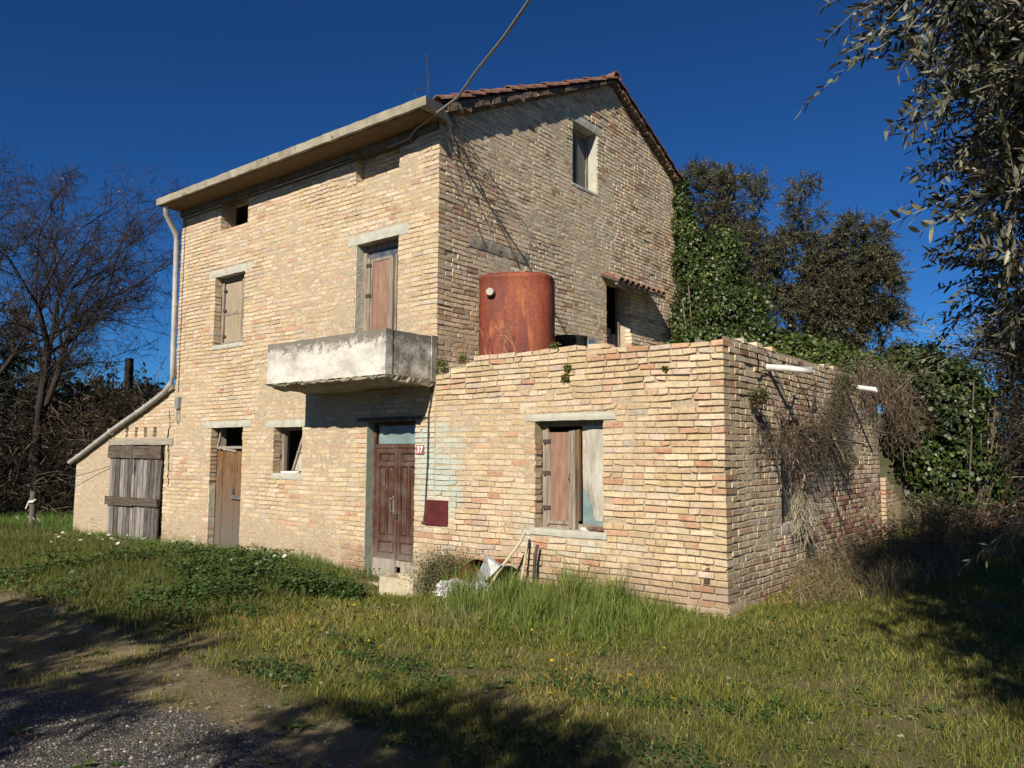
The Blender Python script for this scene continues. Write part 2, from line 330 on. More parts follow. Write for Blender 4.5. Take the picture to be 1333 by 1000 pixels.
def _balc():
    m_, t, b = newmat('whitewashed_balcony_render')
    c = ramp(t, noise(t, 3.2, 7, 0.7, coords(t, (1, 1, 1.6))), [(0.3, (0.33, 0.31, 0.27)), (0.5, (0.52, 0.50, 0.45)), (0.7, (0.66, 0.64, 0.59))])
    g = N(t, 'ShaderNodeNewGeometry'); sp = N(t, 'ShaderNodeSeparateXYZ'); t.links.new(g.outputs['Position'], sp.inputs[0])
    f = mth(t, 'DIVIDE', mth(t, 'SUBTRACT', mth(t, 'ADD', sp.outputs[2], mth(t, 'MULTIPLY', noise(t, 11, 8, 0.85), 0.9)), 3.29), 0.10, True)
    # heavier lichen on the end that stays damp
    fx = mth(t, 'DIVIDE', mth(t, 'SUBTRACT', sp.outputs[0], -4.06), 0.06, True)
    f2 = mth(t, 'MULTIPLY', fx, ramp(t, noise(t, 5, 6, 0.75), [(0.42, 0.0), (0.60, 0.85)]))
    c = mix(t, mth(t, 'MAXIMUM', mth(t, 'MULTIPLY', f, 0.9), f2), c, mix(t, noise(t, 40, 4, 0.8), (0.035, 0.03, 0.022), (0.25, 0.22, 0.18)))
    t.links.new(c, b.inputs['Base Color']); bump(t, b, noise(t, 26, 6, 0.75), 0.8, 0.01); return m_
M['balcony'] = _balc()
def _ground():
    m_, t, b = newmat('soil_grass_gravel')
    soil = ramp(t, noise(t, 2.5, 8, 0.7), [(0.3, (0.13, 0.105, 0.055)), (0.5, (0.21, 0.17, 0.095)), (0.72, (0.31, 0.255, 0.16))])
    green = ramp(t, noise(t, 30, 6, 0.75), [(0.3, (0.035, 0.042, 0.010)), (0.6, (0.085, 0.09, 0.024)), (0.8, (0.17, 0.145, 0.06))])
    a = attr(t, 'Col'); sp = N(t, 'ShaderNodeSeparateColor'); t.links.new(a, sp.inputs[0])
    gm = mth(t, 'ADD', sp.outputs[0], mth(t, 'MULTIPLY', mth(t, 'SUBTRACT', noise(t, 9, 6, 0.75), 0.5), 1.6), True)
    c = mix(t, gm, soil, green)
    vo = N(t, 'ShaderNodeTexVoronoi'); vo.inputs['Scale'].default_value = 75; vo.inputs['Randomness'].default_value = 1; t.links.new(coords(t), vo.inputs['Vector'])
    vs = N(t, 'ShaderNodeSeparateColor'); t.links.new(vo.outputs['Color'], vs.inputs[0])
    grav = ramp(t, vs.outputs[0], [(0.0, (0.085, 0.078, 0.078)), (0.6, (0.17, 0.158, 0.152)), (0.88, (0.27, 0.25, 0.23)), (0.96, (0.48, 0.45, 0.41))])
    grav = mix(t, ramp(t, vo.outputs['Distance'], [(0.25, 0.0), (0.6, 0.85)]), grav, (0.085, 0.073, 0.062))
    km = mth(t, 'MULTIPLY', mth(t, 'SUBTRACT', mth(t, 'ADD', sp.outputs[1], mth(t, 'MULTIPLY', noise(t, 7, 6, 0.7), 0.8)), 0.75), 4.0, True)
    c = mix(t, km, c, grav)
    t.links.new(c, b.inputs['Base Color']); b.inputs['Roughness'].default_value = 0.95
    h = mth(t, 'ADD', mth(t, 'MULTIPLY', noise(t, 22, 7, 0.75), 1.5), mth(t, 'MULTIPLY', mth(t, 'SUBTRACT', 1.0, vo.outputs['Distance']), mth(t, 'MULTIPLY', km, 0.9)))
    bump(t, b, h, 0.9, 0.03); return m_
M['ground'] = _ground()

# ------------------------------------------------------------------ terrain
def gz(x, y):
    x = np.asarray(x, float); y = np.asarray(y, float)
    z = -0.17 + 0*x
    z = z + 0.10 * np.exp(-((x-0.6)**2)/2.6 - (np.minimum(y, 0)**2)/1.0)          # up to the annex corner
    z = z + 0.045 * np.clip(y, 0, 14) * ss(-1.5, 0.5, x)                            # rises behind on the right
    z = z - 0.08 * np.exp(-((x+4.6)**2)/1.2 - ((y+0.6)**2)/0.8)                     # hollow at the front door
    mound = ss(-4.4, -6.2, x + 0.35*(y+0.7)) * ss(-3.9, -2.2, y)
    z = z + mound * (0.06 + 0.04*vn(x*1.3, y*1.3, 0, 5)) - 0.07*ss(-7, -10, x)*ss(-1.2, -.2, y)
    z = z - 0.10 * ss(-3.2, -4.4, y) * ss(-2.0, -5.0, x)
    far = np.hypot(x+5, y-2)
    z = z + (ss(20, 75, far) * 5.0 * ss(-14, -32, x)) + ss(25, 120, far) * 5.0 * (0.5 + 0.5*vn(x*.02, y*.02, 0, 3)) * ss(-2, 30, y - x*0.3)
    z = z + 0.035 * (fbm(x*1.1, y*1.1, 0, 11) - 0.5) + 0.02 * (vn(x*4, y*4, 0, 12) - 0.5)
    return z
def greenmask(x, y):
    """how much of the ground is covered with low plants"""
    g = 0.86 + 0*x
    bare = .40*np.exp(-((x+3.4)**2)/2.0 - ((y+3.62)**2)/0.16) + .7*np.exp(-((x+5.5)**2)/3 - ((y+4.2)**2)/0.4)   # worn edge of the yard
    bare = bare + 1.0*np.exp(-((x+4.75)**2)/0.55 - ((y+0.35)**2)/0.16)             # doorway
    bare = bare + 0.55*np.exp(-((x+1.45)**2)/0.05 - ((y+3.35)**2)/0.03)
    bare = bare + 1.0*ss(-3.95, -4.45, y + 0.10*(x+1)) * ss(0.7, -0.5, x)
    g = g - bare * 1.0 + 1.5*(fbm(x*1.5, y*1.9, 0, 21, 4) - 0.52)
    return np.clip(g, 0, 1)
def gravmask(x, y):
    e = y + 4.38 - 0.38*np.minimum(x+2.3, 0) + 0.10*np.sin(x*1.7) + 0.25*(fbm(x*1.2, y*1.2, 0, 31) - 0.5)
    return ss(0.25, -0.45, e + .22) * ss(0.15, -0.6, x + 0.35*(fbm(x*2, y*2, 0, 33)-0.5))
def axis_pts():
    a = [np.arange(-18, 8.001, 0.12), np.geomspace(8.3, 260, 34), -np.geomspace(18.4, 260, 34)]
    return np.sort(np.concatenate(a))
gx_ = axis_pts(); gy_ = np.sort(np.concatenate([np.arange(-9, 14.001, 0.12), np.geomspace(14.4, 260, 34), -np.geomspace(9.3, 200, 24)]))
GX, GY = np.meshgrid(gx_, gy_, indexing='ij'); GZ = gz(GX, GY)
V = np.stack([GX, GY, GZ], -1).reshape(-1, 3); ny = len(gy_)
I = np.arange(len(gx_)-1)[:, None]*ny + np.arange(ny-1)[None]
F = np.stack([I, I+ny, I+ny+1, I+1], -1).reshape(-1, 4)
colr = np.stack([greenmask(V[:, 0], V[:, 1]), gravmask(V[:, 0], V[:, 1]), 0*V[:, 0]], -1)
o = link('ground', mesh('ground', V, [F], M['ground'], col=colr, smooth=True)); setp(o, kind='structure')

# ------------------------------------------------------------------ brickwork
CH = 0.068
PAL = np.array([(0.49,0.385,0.245),(0.515,0.415,0.275),(0.465,0.36,0.225),(0.53,0.44,0.305),(0.47,0.365,0.215),(0.455,0.32,0.205),(0.455,0.285,0.19),(0.49,0.37,0.27),(0.43,0.37,0.29),(0.525,0.43,0.32)])
PW = np.array([20,20,16,12,10,4.0,2.0,5,4,9.]); PW /= PW.sum()
PAL_W = np.array([(0.47,0.29,0.185),(0.45,0.25,0.155),(0.50,0.34,0.225),(0.46,0.27,0.16),(0.49,0.31,0.21)])
PAL_R = np.array([(0.33,0.15,0.10),(0.40,0.20,0.13),(0.45,0.30,0.19),(0.46,0.35,0.22),(0.28,0.11,0.08)])
class Wall:
    """brick skin + mortar bed; P origin, U along, Nn outward (unit axis vectors)"""
    def __init__(s, P, U, Nn, seed):
        s.P = np.array(P, float); s.U = np.array(U, float); s.N = np.array(Nn, float); s.seed = seed
        s.tone = 1.0; s.BV = []; s.BC = []; s.mV = []; s.mF = []; s.mn = 0; s.r = np.random.default_rng(seed)
    def pt(s, u, n, z): return s.P + u[..., None]*s.U + n[..., None]*s.N + z[..., None]*np.array([0, 0, 1.0])
    def warp(s, u, z): return 0.022*(vn(u*0.9, z*0.7, 0, s.seed+1)-0.5) + 0.012*(vn(u*2.7, z*3, 0, s.seed+2)-0.5)
    def ero(s, u, z): return np.clip((fbm(u*0.8, z*1.1, 0, s.seed+3, 4)-0.36)*3.2, 0, 1)
    def bricks(s, u0, u1, z0, z1, holes, top=None, quoin0=0, quoin1=0, red=None, redpal=None, miss=0.004, ero=None, base=0.0, grey=0.0, depth=0.12):
        r = s.r; k0 = int(math.floor((z0-base)/CH)); k1 = int(math.ceil((z1-base)/CH)); rows = []
        for k in range(k0, k1):
            za = base + k*CH; zc = za + CH/2
            if zc < z0 or zc > z1: continue
            segs = [(u0, u1, 1, 1)]
            for h in holes:
                if h[2]-0.02 < zc < h[3]+0.02:
                    ns = []
                    for a, b, fa, fb in segs:
                        if h[1] <= a or h[0] >= b: ns.append((a, b, fa, fb)); continue
                        if h[0] > a: ns.append((a, h[0], fa, 2))
                        if h[1] < b: ns.append((h[1], b, 2, fb))
                    segs = ns
            for a, b, fa, fb in segs:
                if fa == 1 and quoin0 == 2: a = a + (0.135 if k % 2 else 0.275)   # corner brick belongs to the other face
                p = a + (r.uniform(-0.008, 0.008) if fa == 2 else 0)
                e = b + (r.uniform(-0.008, 0.008) if fb == 2 else 0)
                first = True
                while p < e - 0.03:
                    L = r.choice([0.26, 0.25, 0.13, 0.19], p=[0.42, 0.2, 0.28, 0.10]) * r.uniform(0.95, 1.04)
                    if first: L = (0.27 if k % 2 else 0.135)*r.uniform(0.95, 1.02) if not (fa == 1 and quoin0 == 2) else L
                    rem = e - p
                    if rem < L + 0.07: L = rem if rem < 0.30 else rem/2
                    last = p + L > e - 0.01
                    if quoin1 == 1 and fb == 1 and not last and rem < 0.62:
                        want = 0.27 if k % 2 else 0.13
                        L = rem - want if 0.06 < rem - want < 0.31 else (rem - want)/2 if rem > want + .06 else L
                    dp = depth
                    if last and quoin1 == 1 and fb == 1: dp = 0.125 if k % 2 else 0.262
                    rows.append((p, p+L, za, zc, dp, 1 if (last and fb != 2 and quoin1 == 1) else 0, k))
                    p += L; first = False
        A = np.array([x[:6] for x in rows]); n = len(A)
        if n == 0: return
        um = (A[:, 0]+A[:, 1])/2; zm = A[:, 3]
        keep = np.ones(n, bool)
        if top is not None: keep &= zm < top(um) - 0.02
        er = s.ero(um, zm) if ero is None else ero(um, zm)
        keep &= ~((r.random(n) < miss*(0.3+2*er)) & (A[:, 5] < 1))
        A = A[keep]; um = um[keep]; zm = zm[keep]; er = er[keep]; n = len(A)
        g = 0.0045
        ua, ub = A[:, 0]+g, A[:, 1]-g
        qu = A[:, 5] > 0.5; ub = np.where(qu, A[:, 1]+0.008, ub)
        hh = 0.0565 + r.uniform(-0.005, 0.003, n)
        za, zb = A[:, 2] + (CH-hh)/2, A[:, 2] + (CH+hh)/2
        pr = 0.0015 + 0.0125*er + r.uniform(-0.002, 0.004, n)*(0.4+er)
        pr = np.where(r.random(n) < 0.02*(0.3+er), pr-0.018, pr)
        c = 0.0045
        uu = np.stack([ua, ub, ub, ua], 1); zz = np.stack([za, za, zb, zb], 1)
        uu = uu + r.uniform(-0.004, 0.004, uu.shape); zz = zz + r.uniform(-0.0035, 0.0035, zz.shape)
        chip = (r.random(uu.shape) < 0.07); cs = r.uniform(.4, 1, uu.shape); uu = uu + chip*np.sign(uu.mean(1, keepdims=True)-uu)*.022*cs; zz = zz + chip*np.sign(zz.mean(1, keepdims=True)-zz)*.016*cs
        sag = r.normal(0, 0.0022, n)[:, None]*np.array([-1, 1, 1, -1.]); zz = zz + sag
        cu = uu.mean(1, keepdims=True); cz = zz.mean(1, keepdims=True)
        ui = uu + np.sign(cu-uu)*c; zi = zz + np.sign(cz-zz)*c
        prc = pr[:, None] + r.uniform(-0.0022, 0.0022, (n, 4))
        nb = -np.broadcast_to(A[:, 4:5], (n, 4)); ns_ = prc - c
        Uu = np.concatenate([uu, uu, ui], 1); Zz = np.concatenate([zz, zz, zi], 1); Nn = np.concatenate([nb, ns_, prc], 1)
        Zz = Zz + s.warp(Uu, Zz)
        s.BV.append(s.pt(Uu, Nn, Zz).reshape(-1, 3))
        ci = r.choice(len(PAL), n, p=PW); col = PAL[ci] * r.uniform(0.91, 1.08, (n, 1)) * (1 + r.uniform(-0.02, 0.02, (n, 3)))*s.tone*np.array([1.02, .993, 1.0])
        rg = fbm(um*0.7, zm*0.9, 0, s.seed+9)
        warm = (r.random(n) < np.clip((rg-0.58)*1.6, 0, 0.22)); col = np.where(warm[:, None], PAL[r.choice([5, 6, 7, 9], n)]*r.uniform(0.85, 1.1, (n, 1)), col)
        if red is not None:
            rr = r.random(n) < red(um, zm); rp = PAL_W if redpal is None else redpal; col = np.where(rr[:, None], rp[r.integers(0, 5, n)]*r.uniform(0.85, 1.12, (n, 1)), col)
        if grey: col = col*(1-grey) + grey*col.mean(1, keepdims=True)*np.array([1.0, .95, .85])
        s.BC.append(np.repeat(col, 12, axis=0))
    def bed(s, u0, u1, z0, z1, holes, top=None, step=0.036, amp=0.006, deep=0.30, off=0.0):
        H = [(h[0]-0.012, h[1]+0.012, h[2]-0.006, h[3]+0.006) for h in holes]
        us = np.unique(np.round(np.concatenate([np.linspace(u0, u1, int((u1-u0)/step)+2)] + [np.array(h[:2]) for h in H]), 4))
        zs = np.unique(np.round(np.concatenate([np.linspace(z0, z1, int((z1-z0)/step)+2)] + [np.array(h[2:]) for h in H]), 4))
        us = us[(us >= u0) & (us <= u1)]; zs = zs[(zs >= z0) & (zs <= z1)]
        Ug, Zg = np.meshgrid(us, zs, indexing='ij'); nz = len(zs)
        Zc = Zg if top is None else np.minimum(Zg, top(Ug))
        nn = off + amp*0.9*(fbm(Ug*4, Zg*4, 0, s.seed+40)-0.6) + 0.0125*(fbm(Ug*17, Zg*19, 0, s.seed+44, 2)-0.5)
        nn = nn - 0.010*s.ero(Ug, Zg) + 0.003
        Vv = s.pt(Ug, nn, Zc).reshape(-1, 3)
        I = np.arange(len(us)-1)[:, None]*nz + np.arange(nz-1)[None]
        uc = (us[:-1]+us[1:])/2; zc = (zs[:-1]+zs[1:])/2
        ok = np.ones(I.shape, bool)
        for h in H: ok &= ~(((uc > h[0]) & (uc < h[1]))[:, None] & ((zc > h[2]) & (zc < h[3]))[None])
        if top is not None: ok &= zs[None, :-1] < top(uc)[:, None]
        F = np.stack([I, I+nz, I+nz+1, I+1], -1)[ok]
        s.mV.append(Vv); s.mF.append(F + s.mn); s.mn += len(Vv)
        # flat inner face and reveals
        for h in H:
            a, b, c, d = h
            for q in (((a, 0, c), (a, -deep, c), (a, -deep, d), (a, 0, d)), ((b, 0, d), (b, -deep, d), (b, -deep, c), (b, 0, c)),
                      ((a, 0, c), (b, 0, c), (b, -deep, c), (a, -deep, c)), ((a, 0, d), (a, -deep, d), (b, -deep, d), (b, 0, d))):
                q = np.array(q); s.mV.append(s.pt(q[:, 0], q[:, 1], q[:, 2])); s.mF.append(np.array([[0, 1, 2, 3]])+s.mn); s.mn += 4
        Vv = s.pt(Ug, 0*Ug-deep, Zc).reshape(-1, 3)
        s.mV.append(Vv); s.mF.append(np.stack([I, I+nz, I+nz+1, I+1], -1)[ok][:, ::-1] + s.mn); s.mn += len(Vv)
    def build(s, name, brick, mortar, parent):
        BV = np.vstack(s.BV); BC = np.vstack(s.BC); nb = len(BV)//12
        q = np.array([[8,9,10,11],[4,5,9,8],[5,6,10,9],[6,7,11,10],[7,4,8,11],[0,1,5,4],[1,2,6,5],[2,3,7,6],[3,0,4,7]])
        F = (np.arange(nb)[:, None, None]*12 + q[None]).reshape(-1, 4)
        mV = np.vstack(s.mV); mF = np.vstack(s.mF) + len(BV)
        if np.dot(np.cross(s.U, [0, 0, 1.0]), s.N) < 0: F = F[:, ::-1]; mF = mF[:, ::-1]
        me = mesh(name, np.vstack([BV, mV]), [F, mF], [brick, mortar], [0, 1], np.vstack([BC, np.ones((len(mV), 3))]))
        return link(name, me, parent)

GXX = -3.94; XL = -10.45; DEP = 7.2
def gtop(u): return np.where(u < 4.45, 5.98 + 0.5*u, 8.205 - 0.436*(u-4.45))

house = empty('farmhouse', (-7.2, 3.6, -0.2), 'abandoned three-storey farmhouse of buff brick with a balcony over its brown front door', 'house')
H_front = [(-9.21, -8.28, -0.3, 1.92), (-7.42, -6.72, 1.19, 1.895), (-5.25, -4.31, -0.4, 1.93), (-9.255, -8.385, 3.34, 4.54), (-5.575, -4.70, 2.45, 4.515), (-9.165, -8.35, 5.37, 5.84), (-5.61, -4.71, 5.46, 5.86)]
LINT = [(-9.47, -8.06, 1.925, 2.03), (-7.62, -6.52, 1.90, 2.01), (-9.46, -8.18, 4.545, 4.67), (-5.76, -4.50, 4.52, 4.665), (-5.50, -4.12, 1.935, 2.0)]
def red_front(u, z): return np.clip(0.10*ss(1.2, -0.1, z) + 0.03, 0, 1)
w = Wall((0, 0, 0), (1, 0, 0), (0, -1, 0), 101)
w.ero = lambda u, z: np.clip((fbm(u*0.8, z*1.1, 0, 104, 4)-0.40)*1.9, 0, .62)
hb = H_front + [(l[0], l[1], l[2], l[3]) for l in LINT]
ZQ = 39*CH
w.bricks(XL, GXX, -0.34, ZQ, hb, red=red_front)
w.bricks(XL, GXX, ZQ, 5.84, hb, quoin1=1, red=lambda u, z: 0.02+0*u)
w.bed(XL, GXX, -0.5, 5.86, H_front)
w.build('front_wall', M['brick'], M['mortar'], house)
nw = Wall((0, 0.14, 0), (1, 0, 0), (0, -1, 0), 131)
nw.bricks(-5.61, -4.71, 5.44, 5.86, [], depth=0.08); nw.bed(-5.62, -4.70, 5.42, 5.88, [], deep=0.1)
nw.build('blocked_vent', M['brick'], M['mortar'], house)
# gable
GW = [(3.22, 3.99, 6.02, 7.10), (4.28, 5.12, 2.4, 4.58)]
gl = [(3.14, 4.16, 7.10, 7.24), (0.62, 2.04, 4.38, 4.52)]
g = Wall((GXX, 0, 0), (0, 1, 0), (1, 0, 0), 202)
def ero_g(u, z): return np.clip((fbm(u*0.8, z*1.1, 0, 77, 4)-0.34)*2.2, 0.08, .62)
g.ero = ero_g; g.tone = 1.28  # gable brick colour lightened to make up for the grazing sun
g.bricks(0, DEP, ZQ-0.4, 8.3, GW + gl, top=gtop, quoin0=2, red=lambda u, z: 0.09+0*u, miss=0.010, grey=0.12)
g.bed(0, DEP, 2.2, 8.3, GW, top=gtop, step=0.06, amp=0.011)
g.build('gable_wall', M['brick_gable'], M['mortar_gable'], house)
def blockgrid(mb, u0, u1, z0, z1, depth, proud, axis, pos, m=0, n=0.05, rough=0.006, seed=1):
    """cast block with slightly broken faces; axis 'y' faces -Y at y=pos, axis 'x' faces +X at x=pos"""
    nu = max(2, int((u1-u0)/n)); nz = max(2, int((z1-z0)/n)); us = np.linspace(u0, u1, nu+1); zs = np.linspace(z0, z1, nz+1)
    Ug, Zg = np.meshgrid(us, zs, indexing='ij'); D = proud + rough*2*(fbm(Ug*7, Zg*7, 0, seed)-0.5)
    eg = (Ug <= u0+1e-6) | (Ug >= u1-1e-6) | (Zg <= z0+1e-6) | (Zg >= z1-1e-6); D = np.where(eg, D-0.004, D)
    Uj = Ug + rough*(vn(Ug*9, Zg*9, 3, seed)-0.5); Zj = Zg + rough*(vn(Ug*9, Zg*9, 7, seed)-0.5)
    def P(u, d, z): return np.stack([u, pos-d, z], -1) if axis == 'y' else np.stack([pos+d, u, z], -1)
    Vf = P(Uj, D, Zj).reshape(-1, 3); I = np.arange(nu)[:, None]*(nz+1)+np.arange(nz)[None]
    Fq = np.stack([I, I+nz+1, I+nz+2, I+1], -1).reshape(-1, 4)
    loop = list(range(0, (nu+1)*(nz+1), nz+1)) + [nu*(nz+1)+k for k in range(1, nz+1)] + [k*(nz+1)+nz for k in range(nu-1, -1, -1)] + [k for k in range(nz-1, 0, -1)]
    Vb = Vf[loop].copy()
    if axis == 'y': Vb[:, 1] = pos + depth
    else: Vb[:, 0] = pos - depth
    nf = len(Vf); L = len(loop); S = [[loop[(k+1) % L], loop[k], nf+k, nf+(k+1) % L] for k in range(L)]
    mb.add(np.vstack([Vf, Vb]), np.vstack([Fq, np.array(S)]), m)
    return mb
def part(name, mb, mat, parent=None, **k): return mb.build(name, mat, parent if parent is not None else house, **k)

# plain hidden sides so the building is closed
b = MB(); b.box(XL, XL+0.3, 0.31, DEP-0.31, -0.5, 5.9); part('side_wall', b, M['plaster'])
b = MB(); b.box(XL, GXX-0.31, DEP-0.3, DEP, -0.5, 6.95)
g2 = Wall((XL, 0, 0), (0, -1, 0), (-1, 0, 0), 205)
part('rear_wall', b, M['plaster'])
# far gable triangle
V = [[XL, 0.31, 5.9], [XL, DEP-0.31, 5.9], [XL, DEP-0.31, 6.9], [XL, 4.45, 8.2], [XL, 0.31, 6.0]]
V = np.array(V); V2 = V + [0.28, 0, 0]
b = MB(); b.add(np.vstack([V, V2]), [[0, 3, 2, 1], [0, 4, 3, 3], [5, 6, 7, 8]] if False else [[1, 2, 3, 0]]); b.add(V, [[0, 3, 4]]); b.add(V2, [[0, 3, 2]]); b.add(V2, [[0, 2, 1]]); b.add(V2, [[0, 4, 3]])
part('far_gable', b, M['plaster'])
b = MB(); b.box(XL+0.3, GXX-0.32, 0.31, DEP-0.31, 2.36, 2.46); b.box(XL+0.3, GXX-0.32, 0.31, DEP-0.31, 5.1, 5.2); part('floor_slabs', b, M['dark'])

# eaves
b = MB(); NX = 60
def slab(b):
    xs = np.linspace(-10.48, -3.70, NX+1); pr = [(-0.5, 5.945), (-0.505, 6.065), (-0.1, 6.15), (0.32, 6.2), (0.32, 5.95)]
    Vv = []
    for i, x in enumerate(xs):
        for j, (y, z) in enumerate(pr):
            xe = -3.93 if y > -.05 else -3.93 + .22*(-y-.05)/.45
            Vv.append([min(x, xe), y + rng.uniform(-.006, .006)*(j < 2), z + rng.uniform(-.005, .005)])
    Vv = np.array(Vv); n = len(pr); Fq = [[i*n+j, i*n+(j+1) % n, (i+1)*n+(j+1) % n, (i+1)*n+j] for i in range(NX) for j in range(n)]
    b.add(Vv, Fq); b.add(Vv[:n], [[0, 1, 4, 4]] if False else [[3, 2, 1], [4, 3, 1], [0, 4, 1]]); e = Vv[-n:]; b.add(e, [[1, 2, 3], [1, 3, 4], [1, 4, 0]])
slab(b); eave = part('eave_slab', b, M['concrete'])
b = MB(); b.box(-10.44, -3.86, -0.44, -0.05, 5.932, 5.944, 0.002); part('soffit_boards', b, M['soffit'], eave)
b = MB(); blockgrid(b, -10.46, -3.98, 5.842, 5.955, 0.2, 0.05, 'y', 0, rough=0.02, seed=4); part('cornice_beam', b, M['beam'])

# roof
roof = None
b = MB()
for (ya, za, yb, zb) in ((0.02, 6.19, 4.45, 8.235), (DEP-0.02, 7.03, 4.45, 8.235)):
    n = 24; x0, x1 = -10.62, GXX+0.13
    ys = np.linspace(ya, yb, n+1); zs = np.linspace(za, zb, n+1); th = np.linspace(0.13, 0.04, n+1) if ya < 1 else np.linspace(0.06, 0.045, n+1)
    for i in range(n):
        jx = rng.uniform(-0.02, 0.02)
        Vv = [[x0, ys[i], zs[i]-th[i]], [x1+jx, ys[i], zs[i]-th[i]], [x0, ys[i+1], zs[i+1]-th[i+1]], [x1+jx, ys[i+1], zs[i+1]-th[i+1]], [x0, ys[i], zs[i]], [x1+jx, ys[i], zs[i]], [x0, ys[i+1], zs[i+1]], [x1+jx, ys[i+1], zs[i+1]]]
        b.add(Vv, [[0, 2, 3, 1], [4, 5, 7, 6], [0, 1, 5, 4], [2, 6, 7, 3], [0, 4, 6, 2], [1, 3, 7, 5]])
roof = part('roof', b, M['verge'])
b = MB(); r_ = np.random.default_rng(5)
def coppo(b, c, d, x, L, r0, r1, flip, tilt):
    """half-barrel tile; c start, d downslope dir"""
    n = 6; a = np.linspace(0, math.pi, n+1); X = np.array([1, 0, 0.0]); Z = np.cross(X, d); Z = Z if Z[2] > 0 else -Z
    rows = []
    for t, r in ((0, r0), (1, r1)):
        for s_ in (1, 0.80):
            pts = c + d*L*t + np.outer(np.cos(a), X)*r*s_ + np.outer(np.sin(a), Z)*r*s_*0.8*(-1 if flip else 1) + Z*tilt*t
            rows.append(pts)
    Vv = np.vstack(rows); k = n+1; Fq = []
    for i in range(n):
        Fq += [[i, i+1, 2*k+i+1, 2*k+i], [k+i+1, k+i, 3*k+i, 3*k+i+1], [2*k+i, 2*k+i+1, 3*k+i+1, 3*k+i], [i+1, i, k+i, k+i+1]]
    Fq += [[0, 2*k, 3*k, k], [n, k+n, 3*k+n, 2*k+n]]
    b.add(Vv, Fq)
for side in (0, 1):
    if side == 0: p0 = np.array([0, 4.45, 8.235]); p1 = np.array([0, 0.05, 6.20])
    else: p0 = np.array([0, 4.45, 8.235]); p1 = np.array([0, DEP+0.0, 7.02])
    d = p1-p0; Ltot = np.linalg.norm(d); d /= Ltot; nr = int(Ltot/0.33)
    xs = np.arange(GXX+0.08, -10.6, -0.205)
    for ci, x in enumerate(xs):
        if side == 1 and ci > 3: break
        for k in range(nr+1):
            c = p0 + d*(k*0.33) + np.array([x + r_.uniform(-.012, .012), 0, 0.03+r_.uniform(0, .012)])
            dd = nrm(d + r_.uniform(-.02, .02, 3)); coppo(b, c, dd, x, 0.42, 0.072, 0.09, False, 0.022 + r_.uniform(-.01, .014))
            if ci < 3 or ci % 2 == 0: coppo(b, c + [-0.10, 0, 0.0], dd, x, 0.42, 0.09, 0.075, True, 0.02)
part('barrel_tiles', b, M['tile'], roof)
b = MB()
for i, x in enumerate(np.arange(GXX+0.16, -10.6, -0.36)):
    coppo(b, np.array([x, 4.45, 8.27]) , np.array([-1, 0, 0.0]), 0, 0.42, 0.12, 0.10, False, 0) if False else None
    n = 7; a = np.linspace(0, math.pi, n+1); Vv = []
    for xx, r in ((x, 0.13), (x-0.42, 0.11)):
        for s_ in (1, 0.84): Vv += [[xx, 4.45+math.cos(t)*r*s_, 8.25+math.sin(t)*r*s_+(0.02 if xx == x else 0)] for t in a]
    k = n+1; Fq = []
    for j in range(n): Fq += [[j, j+1, 2*k+j+1, 2*k+j], [k+j, k+j+1, 3*k+j+1, 3*k+j], [j, j+1, k+j+1, k+j]]
    b.add(Vv, Fq)
part('ridge_tiles', b, M['tile'], roof)
# rubble of tiles bedded along the verge
b = MB()
for (ya, za, yb, zb, ex) in ((0.0, 6.10, 4.4, 8.22, 0.14), (7.2, 7.0, 4.5, 8.2, 0.06)):
    n = 26
    for i in range(n):
        t = (i+0.5)/n; y = ya+(yb-ya)*t; z = za+(zb-za)*t; hh = (ex*(1-t)+0.05)
        b.box(GXX-0.05, GXX+0.11+r_.uniform(-.03, .03), y-0.09, y+0.09, z-hh*0.45, z-0.0+r_.uniform(-.015, .01), 0.012)
part('verge_bricks', b, M['verge'], roof)

# lintels and sills
for i, l in enumerate(LINT):
    b = MB(); blockgrid(b, *l, 0.14, 0.010 if i < 4 else 0.004, 'y', 0, seed=20+i, rough=0.008); part('lintel', b, M['lintel'] if i < 4 else M['beam'])
b = MB(); blockgrid(b, gl[0][0], gl[0][1], gl[0][2], gl[0][3], 0.14, 0.012, 'x', GXX, seed=31, rough=0.01); part('lintel', b, M['lintel'])
b = MB(); blockgrid(b, gl[1][0], gl[1][1], gl[1][2], gl[1][3], 0.14, 0.012, 'x', GXX, seed=33, rough=0.014); setp(part('concrete_lintel_band', b, M['concrete']), 'grey concrete lintel above a blocked opening')

def box_frame(b, x0, x1, z0, z1, y, t, d, j=0.003):
    b.box(x0, x0+t, y, y+d, z0, z1, j); b.box(x1-t, x1, y, y+d, z0, z1, j)
    b.box(x0+t, x1-t, y, y+d, z1-t, z1, j); b.box(x0+t, x1-t, y, y+d, z0, z0+t, j)
